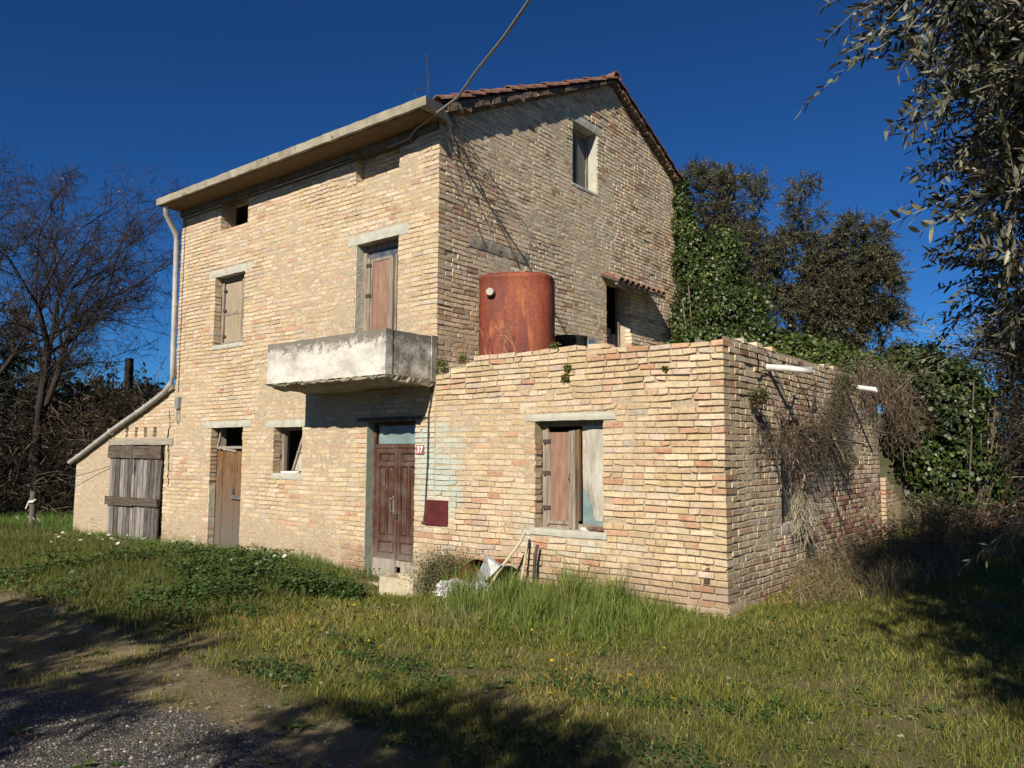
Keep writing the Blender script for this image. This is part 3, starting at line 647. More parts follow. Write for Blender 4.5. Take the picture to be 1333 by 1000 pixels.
# upper left window
def upper_window():
    x0, x1, z0, z1 = -9.255, -8.385, 3.34, 4.54
    b = MB(); box_frame(b, x0, x1, z0, z1, 0.13, 0.07, 0.06); b.box(-8.63, -8.58, 0.12, 0.17, z0+.05, z1-.05, .004)
    wf = part('window', b, M['wood_frame'])
    b = MB(); b.box(x0+0.09, -8.64, 0.15, 0.165, z0+0.07, z1-0.1, .003); part('shutter_panel', b, M['panel_grey'], wf)
    for zz in (3.5, 3.95, 4.3): b = MB(); b.box(x0+.06, x0+.15, .122, .132, zz, zz+.04, .002); part('hinge', b, M['iron'], wf)
    b = MB(); b.box(x0+.09, -8.64, .142, .15, 3.88, 3.93, .003); part('shutter_rail', b, M['wood_frame'], wf)
    b = MB(); b.box(-8.57, x1-0.05, 0.16, 0.175, z0+0.07, z1-0.07, .003); part('shutter_panel', b, M['wood_grey'], wf)
    b = MB(); blockgrid(b, x0-0.03, x1+0.03, z0-0.07, z0, 0.2, 0.02, 'y', 0, seed=41); part('sill', b, M['lintel'], wf)
upper_window()
# balcony door
def balcony_door():
    x0, x1, z0, z1 = -5.575, -4.70, 2.46, 4.515
    b = MB(); box_frame(b, x0, x1, z0, z1, 0.15, 0.08, 0.07); b.box(-4.98, -4.90, 0.10, 0.17, z0, z1-.25, .004); b.box(-4.90, -4.86, 0.14, 0.2, z0, z1-.2, .004); b.box(-5.48, -5.42, 0.135, 0.2, z0, z1-.18, .004)
    wf = part('balcony_door', b, M['wood_frame'])
    b = MB(); b.box(-5.42, -4.98, 0.165, 0.18, z0+0.1, z1-0.22, .003); part('door_panel', b, M['panel'], wf)
    b = MB(); b.box(-5.42, -5.385, .152, .165, z0+.1, z1-.24, .002); part('door_stile', b, M['wood_frame'], wf)
    for zz in (3.15, 3.75, 4.2): b = MB(); b.box(-5.50, -5.40, .125, .137, zz, zz+.05, .002); part('hinge', b, M['iron'], wf)
    b = MB(); b.box(-5.02, -4.985, .13, .155, 3.45, 3.55, .003); part('latch', b, M['iron'], wf)
    b = MB(); b.box(-5.43, -4.97, 0.155, 0.165, z1-.24, z1-.2, .003); part('door_rail', b, M['wood_frame'], wf)
    b = MB(); b.box(-5.43, -4.97, 0.155, 0.165, 2.97, 3.01, .003); part('door_rail', b, M['wood_frame'], wf)
    b = MB(); b.box(-4.86, -4.78, 0.16, 0.18, z0, z1-.1, .003); part('door_leaf', b, M['wood_door'], wf)
    b = MB(); b.box(-5.5, -4.8, 0.185, 0.2, z0+.1, z1-.08, .002); part('glass_pane', b, M['glass'], wf)
    b = MB(); b.box(x0-.004, x0+.012, -0.004, 0.15, 2.6, z1, .003); setp(part('door_jamb', b, M['plaster'], wf), 'pinkish rendered jamb')
balcony_door()
# small square window
def small_window():
    x0, x1, z0, z1 = -7.42, -6.72, 1.19, 1.895
    b = MB(); b.box(x0, x0+0.05, 0.16, 0.22, z0, z1, .003); b.box(x0, x1, 0.18, 0.22, z1-0.04, z1, .003)
    wf = part('small_window', b, M['wood_frame'])
    b = MB(); b.bar((-7.20, .21, 1.22), (-7.03, .25, 1.72), 0.035, 0.03); b.bar((-7.03, .25, 1.72), (-6.70, .27, 1.72), 0.03, 0.03); b.bar((-7.12, .22, 1.52), (-6.7, .26, 1.52), 0.012, 0.02)
    sash = part('tilted_sash', b, M['wood_frame'], wf)
    b = MB(); V = [[-7.19, .23, 1.23], [-6.70, .26, 1.20], [-6.70, .28, 1.71], [-7.03, .27, 1.71]]; V = np.array(V); b.add(np.vstack([V, V+[0, .006, 0]]), [[0, 1, 2, 3], [7, 6, 5, 4], [0, 4, 5, 1], [2, 6, 7, 3], [1, 5, 6, 2], [0, 3, 7, 4]]); part('glass_pane', b, M['sheet'], sash)
    b = MB(); blockgrid(b, x0-.03, x1+.05, 1.10, z0, 0.24, 0.012, 'y', 0, seed=43); part('sill', b, M['lintel'], wf)
    b = MB(); b.bar((-7.32, .10, 1.21), (-6.95, .12, 1.20), .05, .03, j=.012); part('broken_board', b, M['white'], wf)
small_window()
# gable window
def gable_window():
    y0, y1, z0, z1 = 3.22, 3.99, 6.02, 7.10; x = GXX-0.19
    b = MB()
    for (a, c, e, f) in ((y0, y0+.06, z0, z1), (y1-.06, y1, z0, z1), (y0+.06, y1-.06, z1-.06, z1), (y0+.06, y1-.06, z0, z0+.06), (3.60, 3.66, z0+.06, z1-.06)): b.box(x-.05, x, a, c, e, f, .003)
    wf = part('gable_window', b, M['wood_frame'])
    b = MB(); b.box(x-.03, x-.02, y0+.06, 3.60, z0+.06, z1-.06); part('glass_pane', b, M['glass'], wf)
    b = MB(); b.box(x-.03, x-.02, 3.66, y1-.06, z0+.06, z1-.06); part('glass_pane', b, M['glass'], wf)
    b = MB(); blockgrid(b, y0-.04, y1+.04, z0-.05, z0, .25, .015, 'x', GXX, seed=47); part('sill', b, M['lintel'], wf)
    b = MB(); b.box(GXX-.18, GXX-.003, y1-.012, y1+.002, z0, z1, .003); part('window_jamb', b, M['lintel'], wf)
gable_window()
# terrace door and tiled hood
def terrace_door():
    b = MB(); x = GXX-0.27
    for k in range(4):
        yy = 4.32+k*0.19
        b.box(x-.03, x, yy, yy+.175, 2.46, 4.05-0.12*k+rng.uniform(-.02, .02), .004)
    d_ = part('terrace_door', b, M['wood_grey'])
    b = MB(); b.box(x-.02, x+.05, 4.28, 4.34, 2.46, 4.55, .003); b.box(x-.02, x+.05, 5.06, 5.12, 2.46, 4.55, .003); part('door_frame', b, M['wood_frame'], d_)
    b = MB(); Vv = np.array([[GXX+.002, 4.08, 4.60], [GXX+.36, 4.08, 4.44], [GXX+.36, 5.80, 4.42], [GXX+.002, 5.80, 4.58]])
    Vt = Vv + [0, 0, .045]; b.add(np.vstack([Vv, Vt]), [[0, 3, 2, 1], [4, 5, 6, 7], [0, 1, 5, 4], [2, 3, 7, 6], [1, 2, 6, 5], [0, 4, 7, 3]])
    hd = part('door_hood', b, M['wood_dark'])
    b = MB()
    for k in range(9):
        c = np.array([GXX+.0, 4.17+k*0.19, 4.65]); d0 = nrm(np.array([.36, 0, -.16]))
        n = 6; a = np.linspace(0, math.pi, n+1); Vv = []
        for t, r in ((0, .075), (.42, .09)):
            for s_ in (1, .8): Vv += [list(c + d0*t + np.array([0, math.cos(q)*r*s_, math.sin(q)*r*s_*.7])) for q in a]
        kk = n+1; Fq = []
        for j in range(n): Fq += [[j, j+1, 2*kk+j+1, 2*kk+j], [kk+j, kk+j+1, 3*kk+j+1, 3*kk+j], [2*kk+j, 2*kk+j+1, 3*kk+j+1, 3*kk+j]]
        b.add(Vv, Fq)
    part('hood_tiles', b, M['tile'], hd)
    b = MB(); b.bar((GXX+.33, 4.05, 4.415), (GXX+.10, 5.0, 4.43), .04, .02); part('hood_bracket', b, M['galv'], hd)
terrace_door()

# left plank door with open transom
def plank_door():
    x0, x1 = -9.21, -8.28; y = 0.12
    b = MB(); k = 5; wd = (x1-x0-.03)/k; r = np.random.default_rng(3)
    for i in range(k): b.box(x0+.015+i*wd+.003, x0+.015+(i+1)*wd-.003, y+r.uniform(0, .012), y+.04, -.42, 1.545+r.uniform(-.02, .012), .003)
    dr = part('plank_door', b, M['wood_plank'])
    b = MB(); b.box(x0+.01, x1-.01, y-.005, y+.05, 1.575, 1.615, .004); b.bar((x0+.03, y, 1.60), (x0+.09, y+.02, 1.90), .03, .03); b.bar((x0+.2, y-.01, 1.565), (x0+.6, y-.01, 1.53), .02, .03, j=.003); part('transom_bar', b, M['wood_kick'], dr)
    b = MB(); b.box(x0+.5, x1-.02, y-.03, y-.002, .735, .79, .006); part('door_bolt', b, M['wood_grey'], dr)
    b = MB(); b.tube([(x0+.56, y-.015, .82), (x0+.58, y-.04, .86), (x0+.56, y-.02, .92)], .01); part('handle', b, M['iron'], dr)
    b = MB(); b.box(x0-.012, x0+.0, 0.0, y, -.4, .9, .004); part('jamb_render', b, M['plaster'], dr)
plank_door()

# front door
def front_door():
    x0, x1 = -5.25, -4.31; y = 0.13; zt = 1.575; zb = -0.215; xm = (x0+x1)/2+.01
    b = MB(); b.box(x0, x0+.05, y-.01, y+.07, zb, 1.93, .003); b.box(x1-.03, x1, y-.01, y+.07, zb, 1.93, .003); b.box(x0+.05, x1-.03, y-.015, y+.06, 1.575, 1.625, .002); b.box(x0+.05, x1-.03, y, y+.06, 1.88, 1.93, .002)
    dr = part('front_door', b, M['wood_door'])
    for sgn, (a, c) in ((0, (x0+.052, xm-.002)), (1, (xm+.002, x1-.032))):
        b = MB(); st = .058
        b.box(a, a+st, y, y+.045, zb+.24, zt); b.box(c-st, c, y, y+.045, zb+.24, zt)
        for (q0, q1) in ((zt-.07, zt), (1.325, 1.372), (.30, .37), (.06, .125)): b.box(a+st, c-st, y+.001, y+.044, q0, q1, .0015)
        mid = (a+c)/2; b.box(mid-.014, mid+.014, y+.002, y+.042, .37, 1.325, .0015)
        for (p0, p1, q0, q1) in ((a+st, c-st, 1.372, zt-.07), (a+st, mid-.014, .37, 1.325), (mid+.014, c-st, .37, 1.325), (a+st, c-st, .125, .30)):
            b.box(p0, p1, y+.030, y+.04, q0, q1)
            e = .012; b.box(p0, p0+e, y+.012, y+.03, q0, q1); b.box(p1-e, p1, y+.012, y+.03, q0, q1); b.box(p0+e, p1-e, y+.012, y+.03, q1-e, q1); b.box(p0+e, p1-e, y+.012, y+.03, q0, q0+e)
            f = .026; b.box(p0+f, p1-f, y+.014, y+.03, q0+f, q1-f, .001)
        lf = part('door_leaf', b, M['wood_door'], dr)
        b = MB()
        if sgn == 0: b.box(a-.01, c, y-.012, y+.03, zb, .06, .004)
        else: b.box(a+.10, c, y-.012, y+.03, zb, .05, .004); b.box(a, a+.10, y-.010, y+.03, -.03, .05, .002)
        part('kick_board', b, M['wood_kick'], lf)
    b = MB(); b.box(x0+.08, x1-.05, y+.02, y+.03, 1.63, 1.88); part('transom_pane', b, M['teal'], dr)
    b = MB(); b.box(xm-.020, xm+.020, y-.014, y, .06, zt); part('astragal', b, M['wood_door'], dr)
    b = MB(); b.tube([(xm-.055, y-.005, .90), (xm-.065, y-.05, .88), (xm-.07, y-.06, .80), (xm-.065, y-.05, .71), (xm-.055, y-.005, .69)], .008, 8); b.box(xm-.07, xm-.045, y-.006, y, .67, .92); part('door_handle', b, M['wood_pale'], dr)
    b = MB(); b.box(xm-.01, xm+.03, y-.03, y-.014, .62, .68, .002); part('lock_plate', b, M['iron'], dr)
    b = MB(); b.box(x0-.01, x0+.004, -.006, y, -.4, 1.93, .003); setp(part('painted_jamb', b, M['tealpaint'], dr), 'faded green painted jamb')
    b = MB(); blockgrid(b, x0-.12, x1+.02, -.36, -.215, .2, .22, 'y', 0, seed=51, rough=.02); part('doorstep', b, M['planter'], dr)
front_door()
# balcony
def balcony():
    x0, x1, yf, zb, zt = -6.38, -3.955, -0.88, 2.46, 3.02
    b = MB(); n = 46; r = np.random.default_rng(9)
    def wallpanel(b, P0, P1, nrm_, z0, z1, th):
        L = np.linalg.norm(np.array(P1)-P0); nu = int(L/.05); nz = 12; us = np.linspace(0, 1, nu+1); zs = np.linspace(z0, z1, nz+1); P0 = np.array(P0, float); P1 = np.array(P1, float); nn = np.array(nrm_, float)
        Ug, Zg = np.meshgrid(us, zs, indexing='ij'); base = P0 + Ug[..., None]*(P1-P0)
        for side in (0, 1):
            D = (0 if side == 0 else -th) + 0.008*(fbm(Ug*L*6, Zg*6, side, 61)-0.5)
            Pp = base + D[..., None]*nn; Pp[..., 2] = Zg + np.where(Zg > z1-1e-4, 0.012*(vn(Ug*L*5, 0*Zg, 0, 63)-.5), 0)
            I = np.arange(nu)[:, None]*(nz+1)+np.arange(nz)[None]; Fq = np.stack([I, I+nz+1, I+nz+2, I+1], -1).reshape(-1, 4)
            b.add(Pp.reshape(-1, 3), Fq if side == 0 else Fq[:, ::-1])
            if side == 0: T0 = Pp[:, -1].copy(); B0 = Pp[:, 0].copy()
            else: T1 = Pp[:, -1].copy()
        k = len(T0); b.add(np.vstack([T0, T1]), [[i, i+1, k+i+1, k+i] for i in range(k-1)])
    wallpanel(b, (x0, yf, 0), (x1, yf, 0), (0, -1, 0), zb, zt, .09)
    wallpanel(b, (x1, yf, 0), (x1, -0.002, 0), (1, 0, 0), zb, zt, .09)
    wallpanel(b, (x0, -0.002, 0), (x0, yf, 0), (-1, 0, 0), zb, zt, .09)
    bal = part('balcony', b, M['balcony'])
    b = MB(); b.box(x1-.115, x1+.012, yf-.012, yf+.10, zb, zt+.004, .003); part('corner_pier', b, M['balcony'], bal)
    b = MB(); b.box(x1+.0125, x1+.03, -.10, -.002, zb-.03, zt+.01, .004); part('wall_strip', b, M['balcony'], bal)
    # broken slab edge
    b = MB(); nx, nyy = 60, 22; xs = np.linspace(x0-.01, x1+.02, nx+1); ys = np.linspace(yf-.02, 0.0, nyy+1); Xg, Yg = np.meshgrid(xs, ys, indexing='ij')
    bot = 2.375 + .045*ss(yf+.25, yf, Yg) + .075*(fbm(Xg*5, Yg*5, 0, 71)-.5) + .03*(vn(Xg*16, Yg*16, 0, 72)-.5)
    Xj = Xg + np.where(Xg <= xs[0]+1e-6, .03*(vn(Yg*9, 0, 0, 73)-.2), 0) - np.where(Xg >= xs[-1]-1e-6, .03*vn(Yg*9, 5, 0, 73), 0); Yj = Yg + np.where(Yg <= ys[0]+1e-6, .05*fbm(Xg*7, 1, 0, 74), 0)
    I = np.arange(nx)[:, None]*(nyy+1)+np.arange(nyy)[None]; Fq = np.stack([I, I+1, I+nyy+2, I+nyy+1], -1).reshape(-1, 4)
    Vb = np.stack([Xj, Yj, bot], -1).reshape(-1, 3); Vt = np.stack([Xg, Yg, 0*Xg+2.458], -1).reshape(-1, 3)
    b.add(Vb, Fq); b.add(Vt, Fq[:, ::-1])
    lo = list(range(0, (nx+1)*(nyy+1), nyy+1)); e1 = [nx*(nyy+1)+k for k in range(nyy+1)]; e2 = list(range(nyy+1))
    for lp, fl in ((lo, 0), (e1, 0), (e2[::-1], 0)):
        mid = (Vb[lp]+Vt[lp])/2; out = nrm(mid - np.array([(x0+x1)/2, -.2, 2.42])); mid = mid + out*r.uniform(-.03, .022, (len(lp), 1))
        k = len(lp); b.add(np.vstack([Vb[lp], mid, Vt[lp]]), [[i, i+1, k+i+1, k+i] for i in range(k-1)] + [[k+i, k+i+1, 2*k+i+1, 2*k+i] for i in range(k-1)])
    setp(part('balcony_slab', b, M['concrete'], bal), 'crumbling concrete slab edge')
balcony()
# meter door and number plate
b = MB(); blockgrid(b, -4.105, -3.58, .52, .96, .05, .006, 'y', 0, seed=81); mt = part('meter_cabinet', b, M['plaster'])
b = MB(); b.box(-4.09, -3.685, -.022, -.004, .575, .90, .001); b.box(-4.075, -3.70, -.026, -.0225, .59, .885, .001); part('meter_door', b, M['meter'], mt)
b = MB(); b.box(-4.266, -4.128, -.022, -.010, 1.485, 1.605, .0005); pl = part('house_number_plate', b, M['plate'])
def text_mesh(txt, size, thick):
    cu = bpy.data.curves.new('t', 'FONT'); cu.body = txt; cu.size = size; cu.extrude = thick; cu.align_x = 'CENTER'; cu.align_y = 'CENTER'; cu.offset = 0.003
    ob = bpy.data.objects.new('t', cu); scn.collection.objects.link(ob); bpy.context.view_layer.update()
    dg = bpy.context.evaluated_depsgraph_get(); me = bpy.data.meshes.new_from_object(ob.evaluated_get(dg)); bpy.data.objects.remove(ob); bpy.data.curves.remove(cu); return me
me = text_mesh('37', 0.115, 0.001); me.transform(Matrix.Rotation(math.radians(90), 4, 'X')); me.transform(Matrix.Translation((-4.197, -.0235, 1.545)))
me.materials.clear(); me.materials.append(M['white']); link('number_digits', me, pl)
# pipes, cables
b = MB(); P = [(-10.34, -.40, 5.94), (-10.38, -.36, 5.80), (-10.50, -.10, 5.52), (-10.52, -.065, 5.40), (-10.50, -.06, 4.4), (-10.47, -.06, 3.2), (-10.44, -.06, 2.88), (-10.49, -.07, 2.76), (-10.68, -.08, 2.60)]
e0 = np.array([-10.68, -.08, 2.60]); e1 = np.array([-14.42, -.08, 1.30])
P += [tuple(e0+(e1-e0)*t + np.array([0, 0, -.012*math.sin(t*9)])) for t in (.2, .4, .52, .7, .85, 1.0)]
b.tube(P, .048, 10)
for q in (e0*.47+e1*.53, np.array([-10.49, -.06, 4.2])): b.tube([q-[.05, 0, -.015], q+[.05, 0, -.015]] if q[0] < -11 else [q-[0, 0, .03], q+[0, 0, .03]], .055, 10)
part('downpipe', b, M['pipe'], smooth=True)
b = MB(); b.tube([(-3.995, -.05, 2.46), (-3.985, -.03, 2.30), (-4.02, -.02, 2.12), (-4.045, -.02, 2.0), (-4.05, -.02, 1.4), (-4.085, -.02, .75), (-4.11, -.02, .62)], .011, 6); b.bar((-4.14, -.02, .60), (-4.07, -.02, .60), .02, .02); part('conduit', b, M['iron'], smooth=True)
b = MB(); b.tube([(x, -.02-.004*math.sin(x*3), 5.80-.012*abs(math.sin(x*1.1))) for x in np.linspace(-10.4, -4.45, 30)] + [(-4.3, -.04, 5.83)], .010, 5); b.tube([(-10.33, -.012, 5.78), (-10.33, -.012, 4), (-10.32, -.012, 2.6)], .006, 5); part('wall_cable', b, M['iron'], smooth=True)
b = MB(); b.box(-10.345, -10.215, -.06, -.004, 2.29, 2.50, .003); b.tube([(-10.31, -.03, 2.30), (-10.32, -.03, 2.08), (-10.27, -.03, 2.02), (-10.22, -.03, 2.08), (-10.24, -.03, 2.28)], .008, 5); part('junction_box', b, M['cable'])
b = MB(); b.bar((-5.45, -.012, 1.965), (-4.06, -.012, 1.965), .012, .02); part('iron_strip', b, M['iron'])
b = MB()
cb = [(-4.9, -.05, 5.81), (-4.45, -.06, 5.83), (-4.30, -.10, 5.90), (-3.85, -.20, 5.95), (-3.23, -.43, 5.92)]
cb += [(-2.38, -1.05, 5.76), (-1.6, -1.54, 5.67), (-.93, -1.99, 5.61), (1.2, -3.4, 5.62), (4.5, -5.6, 5.9), (9, -8.6, 6.6)]
b.tube(cb, .017, 8); o = b.build('service_cable', M['cable'], None, (-4.45, -.06, 5.83), smooth=True)
setp(o, 'thick grey service cable rising from the corner of the farmhouse eave', 'cable')
o = MB().tube([(-4.3, .12, 6.35), (-4.29, .13, 6.7), (-4.26, .05, 7.03)], .008, 5).build('aerial_rod', M['iron'], None, (-4.3, .12, 6.3)); setp(o, 'thin upright metal rod sticking up from the roof edge', 'rod')
o = MB().tube([(-4.22, -.05, 6.2), (-4.30, -.12, 6.38), (-4.28, -.12, 6.44), (-4.17, -.1, 6.46)], .007, 5).build('hooked_wire', M['iron'], None, (-4.22, -.05, 6.15)); setp(o, 'short hooked wire bent over the end of the concrete eave slab', 'wire')

# ------------------------------------------------------------------ annex
annex = empty('brick_annex', (-1.9, 3.0, -0.1), 'low flat-roofed brick annex with a single window, built against the right of the farmhouse', 'outbuilding')
AD = 6.05
AH = [(-2.325, -1.41, .64, 1.875)]; AL = [(-2.47, -1.24, 1.875, 1.955), (-2.40, -1.36, .565, .64)]
def atop(u): return 2.735 - .075*ss(-1.9, 0, u) - .16*ss(-3.15, -3.6, u) - 0.02*vn(u*5, 0, 0, 9)
a1 = Wall((0, 0, 0), (1, 0, 0), (0, -1, 0), 303)
def ero_a(u, z):
    e = (fbm(u*0.9, z*1.2, 0, 306, 4)-0.36)*2.4 + 0.9*ss(1.9, 2.4, z) + 0.8*ss(-.9, -.1, u) + 0.7*ss(.45, .1, z)*ss(-2, -.8, u)
    return np.clip(e, 0, 1)
a1.ero = ero_a
a1.bricks(GXX, 0, -0.42, 2.80, AH+AL, top=atop, quoin1=1, red=lambda u, z: .07+.25*ss(.5, 0, z)*ss(0, -2.5, u), miss=.003)
a1.bed(GXX, 0, -0.5, 2.80, AH, top=lambda u: atop(u)-.04, amp=.007, off=-.002)
a1.build('front_wall', M['brick'], M['mortar'], annex)
for (u, z) in ((-.215, .375), (-.215, .235)): b = MB(); b.box(u-.03, u+.04, -.0175, -.002, z-.022, z+.022, .008); part('joint_shade_patch', b, M['crack_shade'], annex)  # dark blocks on the surface, painting the shade of open joints
a2 = Wall((0, 0, 0), (0, 1, 0), (1, 0, 0), 404)
SH = [(1.56, 2.32, .70, 1.90)]
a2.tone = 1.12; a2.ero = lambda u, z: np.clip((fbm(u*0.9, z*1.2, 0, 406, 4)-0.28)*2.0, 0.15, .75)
def red_a2(u, z): return np.clip(.10 + .75*ss(1.2, .2, z - .05*u)*ss(2.2, 3.4, u) + .25*ss(1.8, .6, z)*ss(3, 4.5, u), 0, .9)
a2.bricks(0, AD, -0.3, 2.80, SH, top=lambda u: 2.71-.02*vn(u*5, 0, 0, 8)+0*u, quoin0=2, red=red_a2, redpal=PAL_R, miss=.012, grey=.12)
a2.bed(0, AD, -0.5, 2.80, SH, top=lambda u: 2.68+0*u, amp=.012)
a2.build('side_wall', M['brick_gable'], M['mortar_gable'], annex)
b = MB(); b.box(GXX+.02, -.03, .03, .29, 2.3, 2.60, .0); b.box(-.29, -.03, .30, AD, 2.3, 2.66); part('parapet', b, M['mortar_gable'], annex)
b = MB(); b.box(GXX+.01, -.31, .30, AD-.01, 2.34, 2.47); part('terrace_slab', b, M['concrete'], annex)
b = MB(); b.box(GXX, -.30, AD-.02, AD+.28, -.4, 2.66); part('rear_wall', b, M['plaster'], annex)
for i, l in enumerate(AL):
    b = MB(); blockgrid(b, *l, .16, .014, 'y', 0, seed=86+i, rough=.008); part('lintel' if i == 0 else 'sill', b, M['lintel'], annex)
def annex_window():
    x0, x1, z0, z1 = -2.325, -1.41, .64, 1.875; y = .15
    b = MB(); box_frame(b, x0, x1, z0, z1, y, .06, .08)
    b.box(-2.265, -2.235, y-.02, y+.02, z0+.03, z1-.06, .004)
    b.box(-1.93, -1.885, y-.05, y+.02, z0+.01, z1-.12, .005); b.box(-1.875, -1.825, y-.07, y+.01, z0, z1-.11, .006)
    wf = part('window', b, M['wood_frame'], annex)
    b = MB(); b.box(-2.235, -1.93, y-.012, y+.0, z0+.09, z1-.13, .002); part('shutter_panel', b, M['panel'], wf)
    b = MB(); b.box(-2.235, -1.93, y-.022, y-.012, z0+.05, z0+.09, .003); b.box(-2.235, -2.205, y-.02, y-.013, z0+.09, z1-.13, .002); part('shutter_rail', b, M['wood_frame'], wf)
    for zz in (.85, 1.25, 1.62): b = MB(); b.box(-2.30, -2.20, y-.034, y-.024, zz, zz+.045, .002); part('hinge', b, M['iron'], wf)
    b = MB(); b.tube([(-1.905, y-.06, 1.18), (-1.905, y-.085, 1.22), (-1.90, y-.06, 1.27)], .006, 5); part('latch', b, M['iron'], wf)
    b = MB(); b.box(-1.822, -1.79, y-.03, y+.01, z0+.1, z1-.1, .003); setp(part('window_stile', b, M['wood_plank'], wf), 'brown varnished stile')
    # sagging plastic sheet behind the stile
    b = MB(); nu, nz = 16, 40; us = np.linspace(-1.79, x1-.002, nu); zs = np.linspace(z0+.06, z1-.02, nz); U_, Z_ = np.meshgrid(us, zs, indexing='ij'); zb_ = z0+.10+.30*ss(-1.58, -1.79, U_)+.10*ss(-1.55, -1.42, U_); Z_ = zb_+(z1-.02-zb_)*(Z_-Z_.min())/(Z_.max()-Z_.min())
    fold = .02*np.sin((U_*9 + (z1-Z_)*2.4*(U_+1.6)*3)) + .015*(fbm(U_*8, Z_*3, 0, 88)-.5) + .03*ss(z0+.5, z0+.2, Z_)*np.abs(np.sin((U_+Z_)*6))
    Vv = np.stack([U_, y+.02+fold, Z_], -1).reshape(-1, 3); I = np.arange(nu-1)[:, None]*nz+np.arange(nz-1)[None]
    Fq = np.stack([I, I+nz, I+nz+1, I+1], -1).reshape(-1, 4)
    b.add(Vv, Fq); part('plastic_sheet', b, M['sheet'], wf, smooth=True)
    b = MB(); b.box(-1.79, x1-.002, y+.04, y+.05, z0+.06, z0+.62, .0); part('glass_pane', b, M['teal'], wf)
    b = MB(); b.box(-1.65, -1.42, .03, .11, z0+.005, z0+.05, .012); part('broken_brick', b, M['tile'], wf)
    b = MB(); b.box(-1.72, -1.63, .04, .09, z0+.005, z0+.04, .012); part('plaster_lump', b, M['white'], wf)
annex_window()
b = MB(); x = -.12
for (a, c, e, f) in ((1.56, 1.61, .70, 1.9), (2.27, 2.32, .70, 1.9), (1.61, 2.27, .7, .76), (1.61, 2.27, 1.84, 1.9), (1.92, 1.96, .76, 1.84)): b.box(x-.05, x, a, c, e, f, .003)
sw = part('side_window', b, M['wood_frame'], annex)
b = MB(); b.box(x-.03, x-.02, 1.61, 2.27, .76, 1.84); part('glass_pane', b, M['glass'], sw)
b = MB(); blockgrid(b, 1.52, 2.36, .60, .70, .2, .012, 'x', 0, seed=91, rough=.012); part('sill', b, M['lintel'], sw)
# drain spouts
for (y, z, zt_, L) in ((1.187, 2.475, 2.405, .50), (4.205, 2.495, 2.41, .42)):
    d = nrm(np.array([L, .05, zt_-z])); b = MB(); p0 = np.array([-.1, y-.01, z+.01]); p1 = np.array([L, y+.05, zt_])
    n = 12; a = np.arange(n)*2*math.pi/n; Vv = []
    for p in (p0, p1):
        for r in (.036, .031): Vv += [list(p + np.array([0, math.cos(t)*r, math.sin(t)*r])) for t in a]
    Fq = []
    for j in range(n):
        k = (j+1) % n; Fq += [[j, k, 2*n+k, 2*n+j], [n+k, n+j, 3*n+j, 3*n+k], [2*n+j, 2*n+k, 3*n+k, 3*n+j]]
    b.add(Vv, Fq); setp(part('drain_spout', b, M['pvc'], annex, smooth=False), 'white plastic drain spout')
# render base at the corner
b = MB(); blockgrid(b, -.42, .02, -.12, .015, .3, .02, 'y', 0, seed=93, rough=.03); blockgrid(b, .0, .5, -.1, .03, .2, .018, 'x', 0, seed=94, rough=.03); part('footing', b, M['mortar'], annex)
b = MB(); b.box(-.25, 0.0, AD+.3, AD+1.3, -.2, 1.25, .03); 
o = b.build('ruined_wall_stub', M['brick_gable'], None, (-.1, AD+.7, .1)); bpy.data.objects.remove(o)
rw = Wall((0, AD+.30, 0), (0, 1, 0), (1, 0, 0), 505); rw.bricks(0, 1.0, -.1, 1.3, [], top=lambda u: 1.25-.5*u, red=lambda u, z: .3+0*u); rw.bed(0, 1.0, -.2, 1.3, [], top=lambda u: 1.22-.5*u, deep=.25)
o = rw.build('ruined_wall_stub', M['brick_gable'], M['mortar_gable'], None); setp(o, 'broken stub of brick wall half hidden under ivy beyond the end of the annex', 'wall')

# ------------------------------------------------------------------ shed
shed = empty('lean_to_shed', (-12.4, 2.0, -0.1), 'small lean-to shed with grey plank double doors, left of the farmhouse', 'shed')
XS = -14.28
def stop(u): return 2.60 + (u+10.6)*.347
sh = Wall((0, 0, 0), (1, 0, 0), (0, -1, 0), 606)
HD = [(-12.70, -10.72, -.4, 1.645)]; HO = HD + [(x-.055, x+.055, 1.80, 1.985) for x in (-12.17, -11.81, -11.455, -11.11)]
sh.ero = lambda u, z: np.clip((fbm(u*0.9, z*1.2, 0, 607, 4)-0.42)*2.0, 0, .7)
sh.bricks(-12.76, XL, -.4, 2.62, HO+[(-12.85, -10.42, 1.645, 1.77)], top=lambda u: stop(u)-.03, red=lambda u, z: .03+0*u)
sh.bed(-12.80, XL, -.5, 2.62, HO, top=lambda u: stop(u))
sh.build('front_wall', M['brick'], M['mortar'], shed)
rwl = Wall((0, 0, 0), (1, 0, 0), (0, -1, 0), 616); rwl.ero = lambda u, z: np.clip((fbm(u*1.2, z*1.4, 0, 617, 4)-0.5)*1.2, 0, .3)
rwl.tone = .95; rwl.bricks(XS, -12.76, -.4, 2.62, [(-12.85, -10.42, 1.645, 1.77)], top=lambda u: stop(u)-.03, grey=.30)
rwl.bed(XS, -12.76, -.5, 2.62, [], top=lambda u: stop(u), amp=.008, off=.003)
rwl.build('washed_wall', M['brick_wash'], M['mortar'], shed)
b = MB(); b.box(XS, XS+.25, .3, 3.2, -.5, stop(XS)-.03); b.box(XS+.25, XL, 3.0, 3.2, -.5, 1.30)
Vv = np.array([[XS+.25, 3.0, 1.3], [XL, 3.0, 1.3], [XL, 3.0, stop(XL)-.04], [XS+.25, 3.0, stop(XS+.25)-.04]]); b.add(Vv, [[0, 1, 2, 3]]); part('side_walls', b, M['plaster'], shed)
b = MB()
